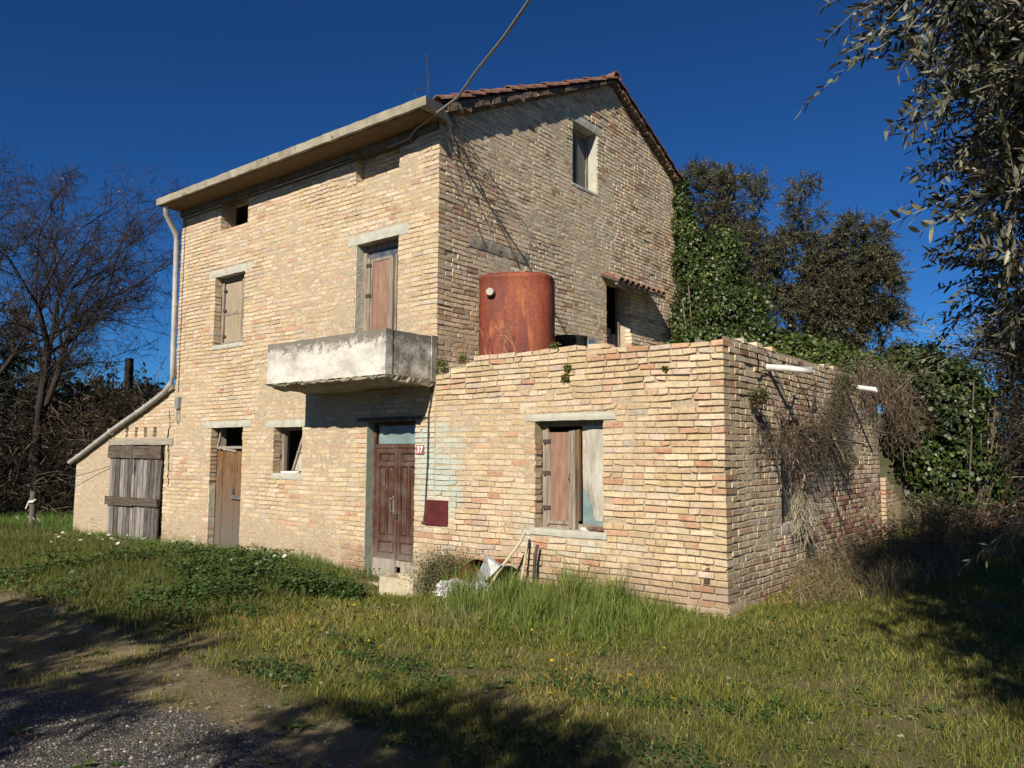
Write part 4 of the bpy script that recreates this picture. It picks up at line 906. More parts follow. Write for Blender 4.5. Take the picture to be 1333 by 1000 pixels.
for i in range(20):
    xa = -14.42+(XL+14.42)*i/20; xb = -14.42+(XL+14.42)*(i+1)/20; j = rng.uniform(-.012, .012)
    Vv = [[xa, -.06+j, stop(xa)], [xb, -.06+j, stop(xb)], [xb, 3.3, stop(xb)], [xa, 3.3, stop(xa)]]; Vt = [[p[0], p[1], p[2]+.075] for p in Vv]
    b.add(np.vstack([Vv, Vt]), [[0, 3, 2, 1], [4, 5, 6, 7], [0, 1, 5, 4], [2, 3, 7, 6], [1, 2, 6, 5], [0, 4, 7, 3]])
srf = part('roof', b, M['concrete'], shed)
b = MB()
for k in range(12):
    for i in range(14):
        t = i/14; xa = XL-.05-t*3.85; p = np.array([xa, .02+k*.28, stop(xa)+.085]); coppo(b, p, nrm(np.array([-1, 0, -.347])), 0, .38, .085, .105, False, .03) if False else b.box(xa-.30, xa, .0+k*.28, .25+k*.28, stop(xa-.15)+.08, stop(xa-.15)+.125, .012)
part('roof_tiles', b, M['tile'], srf)
b = MB(); blockgrid(b, -12.85, -10.42, 1.65, 1.765, .14, .03, 'y', 0, seed=95, rough=.01); part('timber_lintel', b, M['wood_beam'], shed)
# shed doors: two leaves of individual planks, the right one pulled ajar at its foot
def shed_doors():
    r = np.random.default_rng(12)
    for name_i, (xa, xb) in enumerate(((-12.72, -11.72), (-11.71, -10.73))):
        b = MB(); x = xa; i = 0
        while x < xb-.03:
            wd = min(r.uniform(.10, .17), xb-x); tilt = .0 if name_i == 0 else .03*(x-xa); lean = r.uniform(-.008, .008)
            zt = 1.62 - r.uniform(0, .03); zb = -.30 + r.uniform(-.03, .03); y = -.035 + r.uniform(-.012, .012)
            V0 = np.array([[x+.007, y, zb], [x+wd-.007, y, zb], [x+wd-.007, y+.028, zb], [x+.007, y+.028, zb]]) + [-.10*name_i*(x-xa)-.03*name_i, 0, 0] + [lean, 0, 0]
            V1 = np.array([[x+.007, y, zt], [x+wd-.007, y, zt], [x+wd-.007, y+.028, zt], [x+.007, y+.028, zt]])
            b.add(np.vstack([V0, V1]), [[0, 1, 5, 4], [1, 2, 6, 5], [2, 3, 7, 6], [3, 0, 4, 7], [4, 5, 6, 7], [0, 3, 2, 1]], int(r.integers(0, 3))); x += wd
        lf = part('door_leaf', b, [M['wood_grey'], M['wood_pale'], M['wood_dim']], shed)
        b = MB(); b.box(xa-.02, xb+.0, -.075, -.048, 1.40, 1.63, .008); part('door_rail', b, M['wood_dark'], lf)
        b = MB(); b.box(xa-.06, xb-(0 if name_i == 0 else .06), -.078, -.048, .50+.02*name_i, .66, .008)
        part('door_rail', b, M['wood_dark'], lf)
    b = MB(); b.bar((-11.80, -.085, 1.66), (-11.72, -.085, 1.1), .035, .02, j=.003); part('door_batten', b, M['wood_grey'], shed)
shed_doors()
b = MB(); b.box(-12.70, -10.72, .9, .95, -.4, 1.7); part('dark_backing_sheet', b, M['dark'], shed)  # dark sheet added behind the doors to paint the shade in the gaps
o = MB().tube([(-12.7, -.05, 1.24), (-13.4, -.12, 1.10), (-14.3, -.3, .94), (-15.6, -.5, .80), (-18.2, .8, .9)], .006, 4).build('guy_wire', M['iron'], None, (-14.3, -.3, .94)); setp(o, 'thin wire stretched from the plank shed door to the trees on the left', 'wire')
b = MB(); zc = 2.28; xc = -10.60; rc = np.random.default_rng(4)
while zc > .95:
    dz = CH*rc.choice([1, 2]); wd = rc.uniform(.008, .03); xn = xc+rc.uniform(-.05, .05) + (-.01)
    b.box(xc-wd/2, xc+wd/2, -.0135, -.003, zc-dz, zc, .003); b.box(min(xc, xn)-.008, max(xc, xn)+.008, -.0125, -.0035, zc-dz-.008, zc-dz+.004, .002); xc = xn; zc -= dz
part('crack_shade_strips', b, M['crack_shade'], shed)  # jagged dark strips laid on the wall, painting the shade of a crack
# ------------------------------------------------------------------ terrace things
def tank():
    cx, cy, r, z0, z1 = -3.27, .86, .50, 2.47, 3.86
    t = empty('rusty_tank', (cx, cy, z0), 'large rust-red steel water tank with a small round cap on the annex terrace', 'tank')
    b = MB(); n = 56; prof = [(r, z0), (r, z0+.03), (r+.004, z0+.05)] + [(r+.003*math.sin(k*1.7), z0+.05+k*(z1-z0-.12)/12) for k in range(1, 12)] + [(r, z1-.055), (r+.008, z1-.04), (r-.005, z1-.015), (r-.045, z1+.012), (r-.2, z1+.045), (.0, z1+.06)]
    a = np.arange(n)*2*math.pi/n; Vv = []
    for rr, z in prof:
        dent = .022*(fbm(np.cos(a)*2, np.sin(a)*2, z*2, 15)-.5)
        for q, d_ in zip(a, dent):
            kq = (abs(math.cos(q))**3.4 + abs(math.sin(q))**3.4)**(-1/3.4)*(rr+d_); lx, ly = math.cos(q)*kq, math.sin(q)*kq*.78
            Vv.append([cx+lx*.87-ly*-.5*-1, cy+lx*.5+ly*.87, z])
    Fq = [[k*n+j, k*n+(j+1) % n, (k+1)*n+(j+1) % n, (k+1)*n+j] for k in range(len(prof)-1) for j in range(n)]
    b.add(Vv, Fq); part('tank_shell', b, M['rust'], t, smooth=True)
    d = np.array([.5, -.87, 0]); p = np.array([cx, cy, 3.60]) + d*r*.785 - np.array([.87, .5, 0])*.30
    b = MB(); b.tube([p-d*.02, p+d*.05], .052, 18); b.tube([p+d*.05, p+d*.062], [.052, .047], 18); part('round_cap', b, M['lintel'], t)
    b = MB(); b.tube([p-d*.01, p+d*.012], .068, 18); part('cap_flange', b, M['rust'], t)
    b = MB(); b.tube([(cx+.1, cy+.48, 3.62), (cx+.1, cy+.62, 3.63)], .016, 8); part('pipe_stub', b, M['rust'], t)
tank()
t = empty('black_bucket', (-3.3, 2.15, 2.47), 'dark broken tub with a blue panel beside the rusty tank', 'tub')
b = MB(); n = 20; a = np.arange(n)*2*math.pi/n; Vv = []
for r, z in ((.24, 2.47), (.27, 3.16), (.28, 3.22), (.25, 3.21), (.22, 2.5)): Vv += [[-3.3+math.cos(q)*r, 2.15+math.sin(q)*r, z+(.02*math.sin(q*7) if z > 3.3 else 0)] for q in a]
b.add(Vv, [[k*n+j, k*n+(j+1) % n, (k+1)*n+(j+1) % n, (k+1)*n+j] for k in range(4) for j in range(n)]); part('tub', b, M['black'], t)
b = MB(); b.box(-3.02, -3.00, 2.22, 2.42, 2.48, 3.19, .006, T=None); part('blue_panel', b, M['blue'], t)
# trough, scrap metal, bag, stakes
def trough():
    x0, x1, y0, y1, z0, z1 = -4.22, -3.64, -.66, -.34, -.42, -.015
    t = empty('cement_trough', ((x0+x1)/2, (y0+y1)/2, z0+.1), 'square pale cement planter beside the front doorstep', 'planter')
    b = MB(); 
    for (a, c, e, f) in ((x0, x1, y0, y0+.045), (x0, x1, y1-.045, y1), (x0, x0+.045, y0+.045, y1-.045), (x1-.045, x1, y0+.045, y1-.045)):
        b.box(a, c, e, f, z0, z1, .005)
    part('trough', b, M['planter'], t)
    b = MB(); b.box(x0+.04, x1-.04, y0+.04, y1-.04, z0, z1-.06, .01); part('soil', b, M['beam'], t)
trough()
t = empty('bent_metal_hood', (-2.8, -.42, -.1), 'bent sheet of rusty and galvanised metal lying against the annex wall', 'scrap metal')
b = MB(); Vv = []; nn = 12
for i in range(nn+1):
    a = math.pi*(.32+.62*i/nn); Vv += [[-2.80+.30*math.cos(a), -.47, -.06+.34*math.sin(a)], [-2.66+.24*math.cos(a), -.16, -.02+.28*math.sin(a)]]
Vv = np.array(Vv); Vv[:, 2] += .05*(Vv[:, 0]+2.9); b.add(np.vstack([Vv, Vv*[1, 1, 1]+[0, .004, -.006]]), [[2*i, 2*i+2, 2*i+3, 2*i+1] for i in range(nn)])
part('rusty_sheet', b, M['rust'], t, smooth=True)
b = MB(); q = np.array([[-2.99, -.50, .0], [-2.62, -.50, .16], [-2.58, -.46, .40], [-2.76, -.50, .31]]); q = np.array([[-2.86, -.53, -.06], [-2.60, -.50, .10], [-2.50, -.40, .24], [-2.68, -.45, .345]]); b.add(np.vstack([q, q+[0, .008, 0]]), [[0, 1, 2, 3], [7, 6, 5, 4], [0, 4, 5, 1], [1, 5, 6, 2], [2, 6, 7, 3], [3, 7, 4, 0]]); b.box(-2.90, -2.60, -.46, -.40, -.08, -.02, .02); part('galvanised_flap', b, M['galv'], t)
b = MB(); r_ = np.random.default_rng(8)
def lump(b, c, rad, sx, seed, n=18, mm=12, crinkle=.35):
    th = np.linspace(.02, math.pi-.02, mm); ph = np.arange(n)*2*math.pi/n; T_, P_ = np.meshgrid(th, ph, indexing='ij')
    D = np.stack([np.sin(T_)*np.cos(P_), np.sin(T_)*np.sin(P_), np.cos(T_)], -1); fq = 3.5 if crinkle < .5 else 6.0; R_ = rad*(1+crinkle*2*(fbm(D[..., 0]*fq+seed, D[..., 1]*fq, D[..., 2]*fq, seed, 3)-.5))
    Vv = (np.array(c) + D*R_[..., None]*np.array(sx)).reshape(-1, 3); b.add(Vv, [[i*n+j, i*n+(j+1) % n, (i+1)*n+(j+1) % n, (i+1)*n+j][::-1] for i in range(mm-1) for j in range(n)])
for i, (c, rad) in enumerate((((-3.08, -.62, -.10), .15), ((-2.93, -.60, -.07), .13), ((-3.14, -.66, -.02), .08), ((-2.80, -.56, -.03), .12), ((-2.66, -.55, .0), .09), ((-2.98, -.62, .02), .08))): lump(b, c, rad*.82, (1.3, .8, .6), 30+i, 34, 24, 1.15)
o = b.build('plastic_bag', M['rag'], None, (-2.95, -.6, -.2)); setp(o, 'crumpled white plastic bag in the grass below the scrap metal', 'bag')
st = [('wooden_stake', [(-2.72, -.50, -.2), (-2.56, -.40, .15), (-2.38, -.20, .50), (-2.35, -.17, .60)], .020, 'curved yellowish stake leaning on the wall by the scrap metal', M['planter']),
      ('wooden_stake', [(-2.42, -.18, -.1), (-2.38, -.12, .30), (-2.36, -.1, .52)], .016, 'straight pale stake just behind the curved one', M['planter']),
      ('iron_stake', [(-2.25, -.15, -.1), (-2.24, -.12, .30), (-2.22, -.10, .46)], .020, 'short dark stake standing nearest the annex window', M['iron'])]
for nme, P, r, lab, mt_ in st:
    b = MB(); b.tube(P, [r]*(len(P)-1)+[r*.9], 7); o = b.build(nme, mt_, None, P[0], smooth=True); setp(o, lab, 'stake')

# ------------------------------------------------------------------ foliage helpers
def leafmesh(P, D, Nn, L, Wd, shape='hex', bend=.12):
    """P base, D direction, Nn rough normal; returns V,F"""
    D = nrm(D); S = nrm(np.cross(D, Nn)); Nn = nrm(np.cross(S, D)); L = L[:, None]; Wd = Wd[:, None]
    if shape == 'quad':
        V = np.stack([P, P+D*L*.5+S*Wd*.5, P+D*L-Nn*L*bend, P+D*L*.5-S*Wd*.5], 1); return V.reshape(-1, 3), np.arange(len(P)*4).reshape(-1, 4), 4
    V = np.stack([P, P+D*L*.28+S*Wd*.5+Nn*L*.03, P+D*L*.68+S*Wd*.42-Nn*L*bend*.3, P+D*L-Nn*L*bend, P+D*L*.68-S*Wd*.42-Nn*L*bend*.3, P+D*L*.28-S*Wd*.5+Nn*L*.03], 1)
    return V.reshape(-1, 3), np.arange(len(P)*6).reshape(-1, 6), 6
def rdir(n, r): return nrm(r.normal(size=(n, 3)))
def tubes(A, B, ra, rb, n=4):
    """many separate truncated cones"""
    d = nrm(B-A); X = nrm(np.cross(d, np.array([.31, .17, .93]))); Y = np.cross(d, X); a = np.arange(n)*2*math.pi/n
    C_ = np.cos(a)[None, :, None]*X[:, None] + np.sin(a)[None, :, None]*Y[:, None]
    V = np.concatenate([A[:, None]+C_*ra[:, None, None], B[:, None]+C_*rb[:, None, None]], 1).reshape(-1, 3)
    q = np.arange(n); q2 = (q+1) % n; F = np.stack([q, q2, q2+n, q+n], -1)[None] + (np.arange(len(A))*2*n)[:, None, None]
    return V, F.reshape(-1, 4)
def grow(root, targets, r, pen=.45, step=.25, wob=.06):
    """join targets to a root polyline; returns nodes, parents, target node ids"""
    nodes = [np.array(p, float) for p in root]; par = [-1]+list(range(len(root)-1)); pl = [0.0]
    for i in range(1, len(root)): pl.append(pl[-1]+np.linalg.norm(nodes[i]-nodes[i-1]))
    T = np.array(targets); order = np.argsort(np.linalg.norm(T-nodes[-1], axis=1)); ids = []
    cap = len(nodes)+len(T)*12; NA = np.zeros((cap, 3)); NA[:len(nodes)] = nodes; PL = np.full(cap, 1e9); PL[:len(nodes)] = pl; k = len(nodes)
    nostart = max(1, len(root)//2)
    for ti in order:
        t = T[ti]; c = np.linalg.norm(NA[:k]-t, axis=1) + pen*PL[:k]; c[:nostart] += 3 if len(root) > 2 else 0
        j = int(np.argmin(c)); d = t-NA[j]; L = np.linalg.norm(d); n = min(11, max(1, int(L/step))); prev = j
        off = r.normal(size=3)*wob*L; off[2] += .10*L
        for s_ in range(1, n+1):
            f = s_/n; p = NA[j]+d*f + off*4*f*(1-f)*.5
            if k >= cap: break
            NA[k] = p; PL[k] = PL[prev]+L/n; par.append(prev); prev = k; k += 1
        ids.append(prev)
    return NA[:k], np.array(par), np.array(ids), order
def branches(NA, par, tip, power=.42, base=None):
    k = len(NA); cnt = np.zeros(k); haschild = np.zeros(k, bool); haschild[par[par >= 0]] = True
    cnt[~haschild] = 1
    for i in range(k-1, 0, -1):
        if par[i] >= 0: cnt[par[i]] += cnt[i]
    rad = tip*cnt**power; e = np.where(par >= 0)[0]
    return NA[par[e]], NA[e], np.minimum(rad[par[e]], rad[e]*1.5+.002), rad[e], rad
def crown_pts(blobs, n, r, shell=.35):
    w_ = np.array([b_[3]*b_[4]*b_[5] for b_ in blobs]); ci = r.choice(len(blobs), n, p=w_/w_.sum()); B = np.array([b_[:6] for b_ in blobs])[ci]
    rr = r.uniform(shell, 1, n)**(1/2.0); return B[:, :3] + rdir(n, r)*rr[:, None]*B[:, 3:6]
def leafcol(n, base, r, var=.25, alt=None, pa=.2):
    c = np.array(base)*r.uniform(1-var, 1+var, (n, 1))*(1+r.uniform(-.08, .08, (n, 3)))
    if alt is not None: m_ = r.random(n) < pa; c[m_] = np.array(alt)*r.uniform(.7, 1.2, (m_.sum(), 1))
    return c
def tree(name, base, root, blobs, label, cat='tree', ntar=300, twigs=6, tl=.35, perm=26, leafL=.06, leafW=.014, lcol=(.09, .10, .055), alt=None, pa=.2, bark='bark_olive', seed=1, tip=.006, droop=.15, mat='olive', shape='hex', wob=.08, group=None, tside=4, pen=.45, var=.3, power=.42, clump=0, leafdens=1.0, step=.25):
    r = np.random.default_rng(seed); T = crown_pts(blobs, ntar, r)
    NA, par, ids, order = grow(root, T, r, step=step, wob=wob, pen=pen)
    A, B, ra, rb, rad = branches(NA, par, tip, power)
    V, F = tubes(A, B, ra, rb, 6 if tside > 3 else 3)
    ctr = np.array([b_[:3] for b_ in blobs]); tp = NA[ids]; m = len(tp)
    P0 = np.repeat(tp, twigs, 0); near = ctr[np.argmin(np.linalg.norm(P0[:, None]-ctr[None], axis=2), 1)]
    out = nrm(P0-near); D = nrm(out*.7 + rdir(len(P0), r)*1.0 + [0, 0, .1]); Lt = tl*r.uniform(.5, 1.25, len(P0))
    P1 = P0 + D*Lt[:, None]; P1[:, 2] -= droop*Lt
    mid = (P0+P1)/2; mid[:, 2] += .08*Lt
    n0 = len(P0); V2, F2 = tubes(np.concatenate([P0, mid]), np.concatenate([mid, P1]), np.full(2*n0, tip*.55), np.concatenate([np.full(n0, tip*.45), np.full(n0, tip*.2)]), 3)
    allV = np.vstack([V, V2]); allF = np.vstack([F, F2+len(V)])
    t_ = empty(name, base, label, cat, group)
    link('trunk', mesh('trunk', allV, [allF], M[bark], smooth=True), t_)
    # leaves in opposite pairs along the twigs
    k = perm; keep = r.random(n0) < leafdens; Q0, Qm, Q1 = P0[keep], mid[keep], P1[keep]; n1 = len(Q0)
    f = np.tile(np.linspace(.08, 1.0, k), (n1, 1)) + r.uniform(-.02, .02, (n1, k)); f = np.clip(f, 0, 1)[..., None]
    pos = np.where(f < .5, Q0[:, None]+(Qm-Q0)[:, None]*f*2, Qm[:, None]+(Q1-Qm)[:, None]*(f*2-1)).reshape(-1, 3)
    td = np.repeat(nrm(Q1-Q0), k, 0); side = nrm(np.cross(td, rdir(n1, r).repeat(k, 0))); sg = np.tile(np.where(np.arange(k) % 2 == 0, 1, -1), n1)[:, None]
    ld = nrm(td*.75 + side*sg*.75 + rdir(len(pos), r)*.30)
    LL = leafL*r.uniform(.65, 1.2, len(pos)); LW = leafW*r.uniform(.8, 1.2, len(pos))
    V3, F3, kk = leafmesh(pos, ld, rdir(len(pos), r)+[0, 0, .5], LL, LW, shape)
    c = leafcol(len(pos), lcol, r, var, alt, pa)
    if clump: c = c*(1+clump*(2*fbm(pos[:, 0]*1.5, pos[:, 1]*1.5, pos[:, 2]*1.5, seed)-1))[:, None]
    link('crown', mesh('crown', V3, [F3], M[mat], col=np.repeat(np.clip(c, .004, 1), kk, 0)), t_)
    return t_

# ------------------------------------------------------------------ ivy
def ivy(name, label, pts, nrms, r, stems=None, L=.056, col=(.038, .062, .014), extra_alt=(.10, .125, .03), clump=.55):
    n = len(pts); D = nrm(nrms*.45 + rdir(n, r)*.75 + [0, 0, -.45]); Nn = nrm(nrms + rdir(n, r)*.55 + [0, 0, .35])
    LL = L*r.uniform(.35, 1.35, n); gap = fbm(pts[:, 0]*3.1, pts[:, 1]*3.1, pts[:, 2]*3.1, 43) > .29; pts, D, Nn, LL, n = pts[gap], D[gap], Nn[gap], LL[gap], int(gap.sum()); V, F, k = leafmesh(pts, D, Nn, LL, LL*r.uniform(.75, 1.0, n), 'hex', .18)
    c = leafcol(n, col, r, .3, extra_alt, .25)*(1+clump*(2*fbm(pts[:, 0]*2, pts[:, 1]*2, pts[:, 2]*2, 17)-1))[:, None]
    t_ = empty(name, tuple(np.array([pts[:, 0].mean(), pts[:, 1].mean(), pts[:, 2].min()])), label, 'ivy')
    link('leaves', mesh('leaves', V, [F], M['ivy'], col=np.repeat(np.clip(c, .004, 1), k, 0)), t_)
    if stems is not None: link('stems', stems, t_)
    return t_
def blob_cloud(blobs, n, r, lo=.72, lump_=.30, seed=3):
    """points near the surface of lumpy ellipsoids, none buried in a neighbour"""
    B = np.array([b_[:6] for b_ in blobs]); w_ = (B[:, 3]*B[:, 4]+B[:, 4]*B[:, 5]+B[:, 3]*B[:, 5]); ci = r.choice(len(B), n, p=w_/w_.sum()); d = rdir(n, r)
    rr = r.uniform(lo, 1.0, n) + lump_*(fbm(d[:, 0]*3+ci*7.1, d[:, 1]*3, d[:, 2]*3, seed)*2-1) + .10*r.normal(size=n)
    P = B[ci, :3] + d*rr[:, None]*B[ci, 3:6]; ok = np.ones(n, bool)
    for j in range(len(B)):
        q = np.linalg.norm((P-B[j, :3])/B[j, 3:6], axis=1); ok &= ~((q < .66) & (ci != j))
    return P[ok], nrm(d/B[ci, 3:6])[ok]
r = np.random.default_rng(21)
def stem_mesh(A, B, ra, mat='twig', col=(.14, .11, .085), n=3, var=.3, rr=None):
    rr = rr or r; V, F = tubes(A, B, ra, ra*.8, n); c = np.repeat(leafcol(len(A), col, rr, var), 2*n, 0); return mesh('stems', V, [F], M[mat], col=c)
# climbing the back corner of the gable
gb = [(-3.85, 7.15, 6.7, .12, .35, .55), (-3.75, 7.1, 6.1, .2, .45, .6), (-3.55, 7.05, 5.4, .42, .5, .75), (-3.2, 7.1, 4.7, .65, .6, .8), (-2.95, 7.0, 5.35, .42, .5, .55), (-2.75, 7.0, 4.2, .7, .7, .7), (-3.2, 6.9, 3.5, .75, .75, .8), (-2.3, 6.9, 3.5, .7, .7, .6), (-3.62, 6.75, 4.1, .28, .4, .7), (-3.72, 6.7, 3.3, .22, .4, .6)]
P, Nn = blob_cloud(gb, 66000, r, lo=.62, lump_=.42); k_ = (P[:, 0] > GXX+.02) & (P[:, 2] > 2.5)
A = np.array([[-3.9+r.uniform(0, 1.2), 6.9+r.uniform(-.4, .4), 2.5] for _ in range(60)]); Bq = A+np.stack([r.uniform(-.3, .4, 60), r.uniform(-.2, .2, 60), r.uniform(.8, 2.5, 60)], -1)
ivy('ivy', 'tall glossy ivy climbing the back corner of the brick gable', P[k_], Nn[k_], r, stem_mesh(A, Bq, np.full(60, .014)))
tb = [(-2.0, 6.7, 3.1, .8, .7, .6), (-1.4, 6.6, 3.1, .8, .6, .55), (-.8, 6.5, 2.95, .7, .7, .5), (-.3, 6.4, 2.8, .55, .7, .42), (-1.4, 5.6, 2.75, .9, .6, .33), (-.6, 5.5, 2.72, .6, .7, .27), (-.35, 4.6, 2.68, .35, .6, .18), (-2.5, 6.2, 2.8, .8, .6, .5), (.02, 6.1, 2.62, .3, .6, .26)]
P, Nn = blob_cloud(tb, 42000, r, lo=.62, lump_=.42); k_ = (P[:, 2] > 2.5)
ivy('ivy', 'low mound of ivy spilling over the back of the annex terrace', P[k_], Nn[k_], r, None, L=.058, col=(.055, .08, .016))
rb = [(.35, 7.6, 2.9, .55, .7, .5), (.75, 7.8, 2.5, .6, .7, .7), (.1, 7.2, 2.7, .45, .55, .35), (.75, 7.9, 1.7, .6, .8, .8), (.95, 8.0, 1.0, .55, .8, .7), (.55, 7.7, 1.2, .5, .5, .7), (.15, 7.35, 1.9, .35, .45, .7), (1.3, 8.3, .6, .5, .7, .45), (.1, 7.6, 3.25, .25, .3, .2), (.7, 8.0, .55, .6, .5, .4)]
P, Nn = blob_cloud(rb, 60000, r, lo=.6, lump_=.55); k_ = P[:, 2] > gz(P[:, 0], P[:, 1])+.02
A = np.stack([r.uniform(.2, 1.2, 80), r.uniform(7.4, 8.4, 80), np.full(80, .2)], -1); Bq = A+np.stack([r.uniform(-.4, .4, 80), r.uniform(-.3, .3, 80), r.uniform(1, 2.6, 80)], -1)
ivy('ivy', 'big dark curtain of ivy hanging beyond the right end of the annex', P[k_], Nn[k_], r, stem_mesh(A, Bq, np.full(80, .018)), L=.07, col=(.026, .046, .012), extra_alt=(.085, .10, .024), clump=.6)

# ------------------------------------------------------------------ dead vines hanging on the annex side wall
def strands(n, start, r, steps=9, seg=.075, grav=-.5, spread=.5, rad=.0028, out=.0, xmin=.02):
    P = start.copy(); d = nrm(rdir(n, r)*spread + np.array([.35, 0, grav])); A = []; B = []
    curl = rdir(n, r)*.35
    for s_ in range(steps):
        d = nrm(d + curl*.6 + rdir(n, r)*.45 + [0, 0, -.13]); Q = P + d*seg*r.uniform(.7, 1.3, (n, 1))
        Q[:, 0] = np.where(Q[:, 0] < xmin, xmin + r.uniform(0, .02, n), Q[:, 0]); A.append(P); B.append(Q); P = Q
    return np.vstack(A), np.vstack(B), np.tile(rad*r.uniform(.6, 1.5, n), steps)
def vine_bundle(blobs, n, r, **k):
    B_ = np.array(blobs); w_ = B_[:, 3]*B_[:, 4]; ci = r.choice(len(B_), n, p=w_/w_.sum())
    st_ = np.stack([np.abs(r.normal(0, 1, n))*B_[ci, 5]*.6+.03, B_[ci, 1]+r.normal(0, .45, n)*B_[ci, 3], B_[ci, 2]+r.normal(0, .45, n)*B_[ci, 4]], -1)
    return strands(n, st_, r, **k)
vb = [(0, .95, 1.72, .30, .12, .06), (0, 1.45, 1.72, .40, .2, .12), (0, 1.9, 1.65, .40, .3, .16), (0, 1.95, 1.3, .22, .35, .12), (0, 2.5, 1.75, .45, .25, .12), (0, 3.1, 1.85, .5, .35, .12), (0, 3.6, 2.2, .35, .35, .10), (0, 3.9, 2.6, .35, .12, .08), (0, 3.7, 1.6, .25, .3, .07), (0, .62, 2.2, .10, .10, .03)]
A, Bq, ra = vine_bundle(vb[:8], 1150, r, steps=7, seg=.045, spread=1.1, grav=-.2, rad=.0022)
A_, B_2, r_2 = strands(26, np.stack([r.uniform(.03, .12, 26), r.uniform(1.2, 3.6, 26), r.uniform(1.7, 2.66, 26)], -1), r, steps=13, seg=.085, grav=-.5, spread=.9, rad=.0075)
A = np.vstack([A, A_]); Bq = np.vstack([Bq, B_2]); ra = np.concatenate([ra, r_2])
V, F = tubes(A, Bq, ra, ra*.8, 3); c = leafcol(len(A), (.095, .07, .052), r, .5, (.22, .185, .14), .14)
vn_t = empty('dead_vine', (.1, 2.2, 1.2), 'tangled brown dead vine hanging in front of the annex side window', 'vine')
link('stems', mesh('stems', V, [F], M['twig'], col=np.repeat(c, 6, 0)), vn_t)
n = 2600; B_ = np.array(vb)[r.integers(4, 10, n)]; P = np.stack([r.uniform(.03, .2, n), B_[:, 1]+r.normal(0, .4, n)*B_[:, 3], B_[:, 2]+r.normal(0, .5, n)*B_[:, 4]-.1], -1)
V, F, k = leafmesh(P, nrm(rdir(n, r)+[.3, 0, -.6]), rdir(n, r)+[1, 0, 0], r.uniform(.02, .05, n), r.uniform(.01, .025, n)); link('leaves', mesh('leaves', V, [F], M['leaf'], col=np.repeat(leafcol(n, (.09, .075, .035), r, .5, (.06, .09, .025), .35), k, 0)), vn_t)
vb2 = [(0, 5.0, 2.7, .5, .25, .18), (0, 5.8, 2.65, .5, .3, .3), (0, 6.3, 2.3, .4, .5, .35), (0, 6.4, 1.7, .3, .4, .3), (0, 6.3, .9, .3, .5, .3), (0, 5.9, .5, .3, .25, .25)]
A, Bq, ra = vine_bundle(vb2[:3], 620, r, steps=10, seg=.06, spread=.9, grav=-.4, rad=.0026); V, F = tubes(A, Bq, ra, ra*.8, 3)
t_ = empty('dead_vine', (.2, 6.0, 1.5), 'reddish brown dead vine drooping over the far end of the annex side wall', 'vine'); link('stems', mesh('stems', V, [F], M['twig'], col=np.repeat(leafcol(len(A), (.14, .10, .075), r, .5, (.24, .19, .14), .15), 6, 0)), t_)
# pale dry bunch that pours out of the window
n = 210; st_ = np.stack([r.uniform(.02, .10, n), r.normal(1.96, .05, n), r.normal(1.0, .10, n)], -1); A, Bq, ra = strands(n, st_, r, steps=8, seg=.055, grav=-1.2, spread=.3, rad=.0026)
t_ = empty('dry_grass_bunch', (.1, 2.0, .7), 'pale straw bunch pouring down from the annex side window sill', 'dry plant'); V, F = tubes(A, Bq, ra, ra*.8, 3); link('stems', mesh('stems', V, [F], M['twig'], col=np.repeat(leafcol(len(A), (.33, .29, .21), r, .35), 6, 0)), t_)
# creeper stems on the gable
t_ = empty('leafless_creeper', (GXX, .3, 4.4), 'thin leafless creeper stems running down the gable from the roof corner', 'creeper')
A = []; B = []; R = []
def run(p0, p1, rad, n=16, w=.05):
    p0 = np.array(p0); p1 = np.array(p1); prev = p0
    ph = r.uniform(0, 9)
    for i in range(1, n+1):
        f = i/n; q = p0+(p1-p0)*f; q = q + [0, w*math.sin(f*5+ph)*.6 + r.normal(0, .012), r.normal(0, .01)]; q[0] = p0[0]+(p1[0]-p0[0])*f + .012*math.sin(f*11+ph)
        A.append(prev); B.append(q); R.append(rad*(1.15-.6*f)); prev = q
for a_, b_, rd in (((.03, 6.0), (1.75, 4.3), .013), ((.05, 5.95), (.95, 4.75), .010), ((.15, 6.05), (2.2, 4.7), .009), ((.02, 5.75), (1.0, 4.3), .006), ((.3, 5.7), (1.5, 5.1), .005), ((.0, 5.4), (1.1, 4.3), .005), ((.6, 5.5), (1.0, 5.75), .004), ((1.1, 5.0), (2.3, 3.6), .004), ((.9, 5.3), (1.4, 5.35), .004)):
    run((GXX+.075, a_[0], a_[1]), (GXX+.06, b_[0], b_[1]), rd)
for i in range(60):
    y = r.uniform(.05, 1.2); z = 5.95-y*.9+r.normal(0, .12); run((GXX+.06, y, z), (GXX+.10, y+r.normal(0, .14), z+r.normal(0, .14)), .003, 4, .01)
link('stems', stem_mesh(np.array(A), np.array(B), np.array(R), col=(.12, .09, .07)), t_)

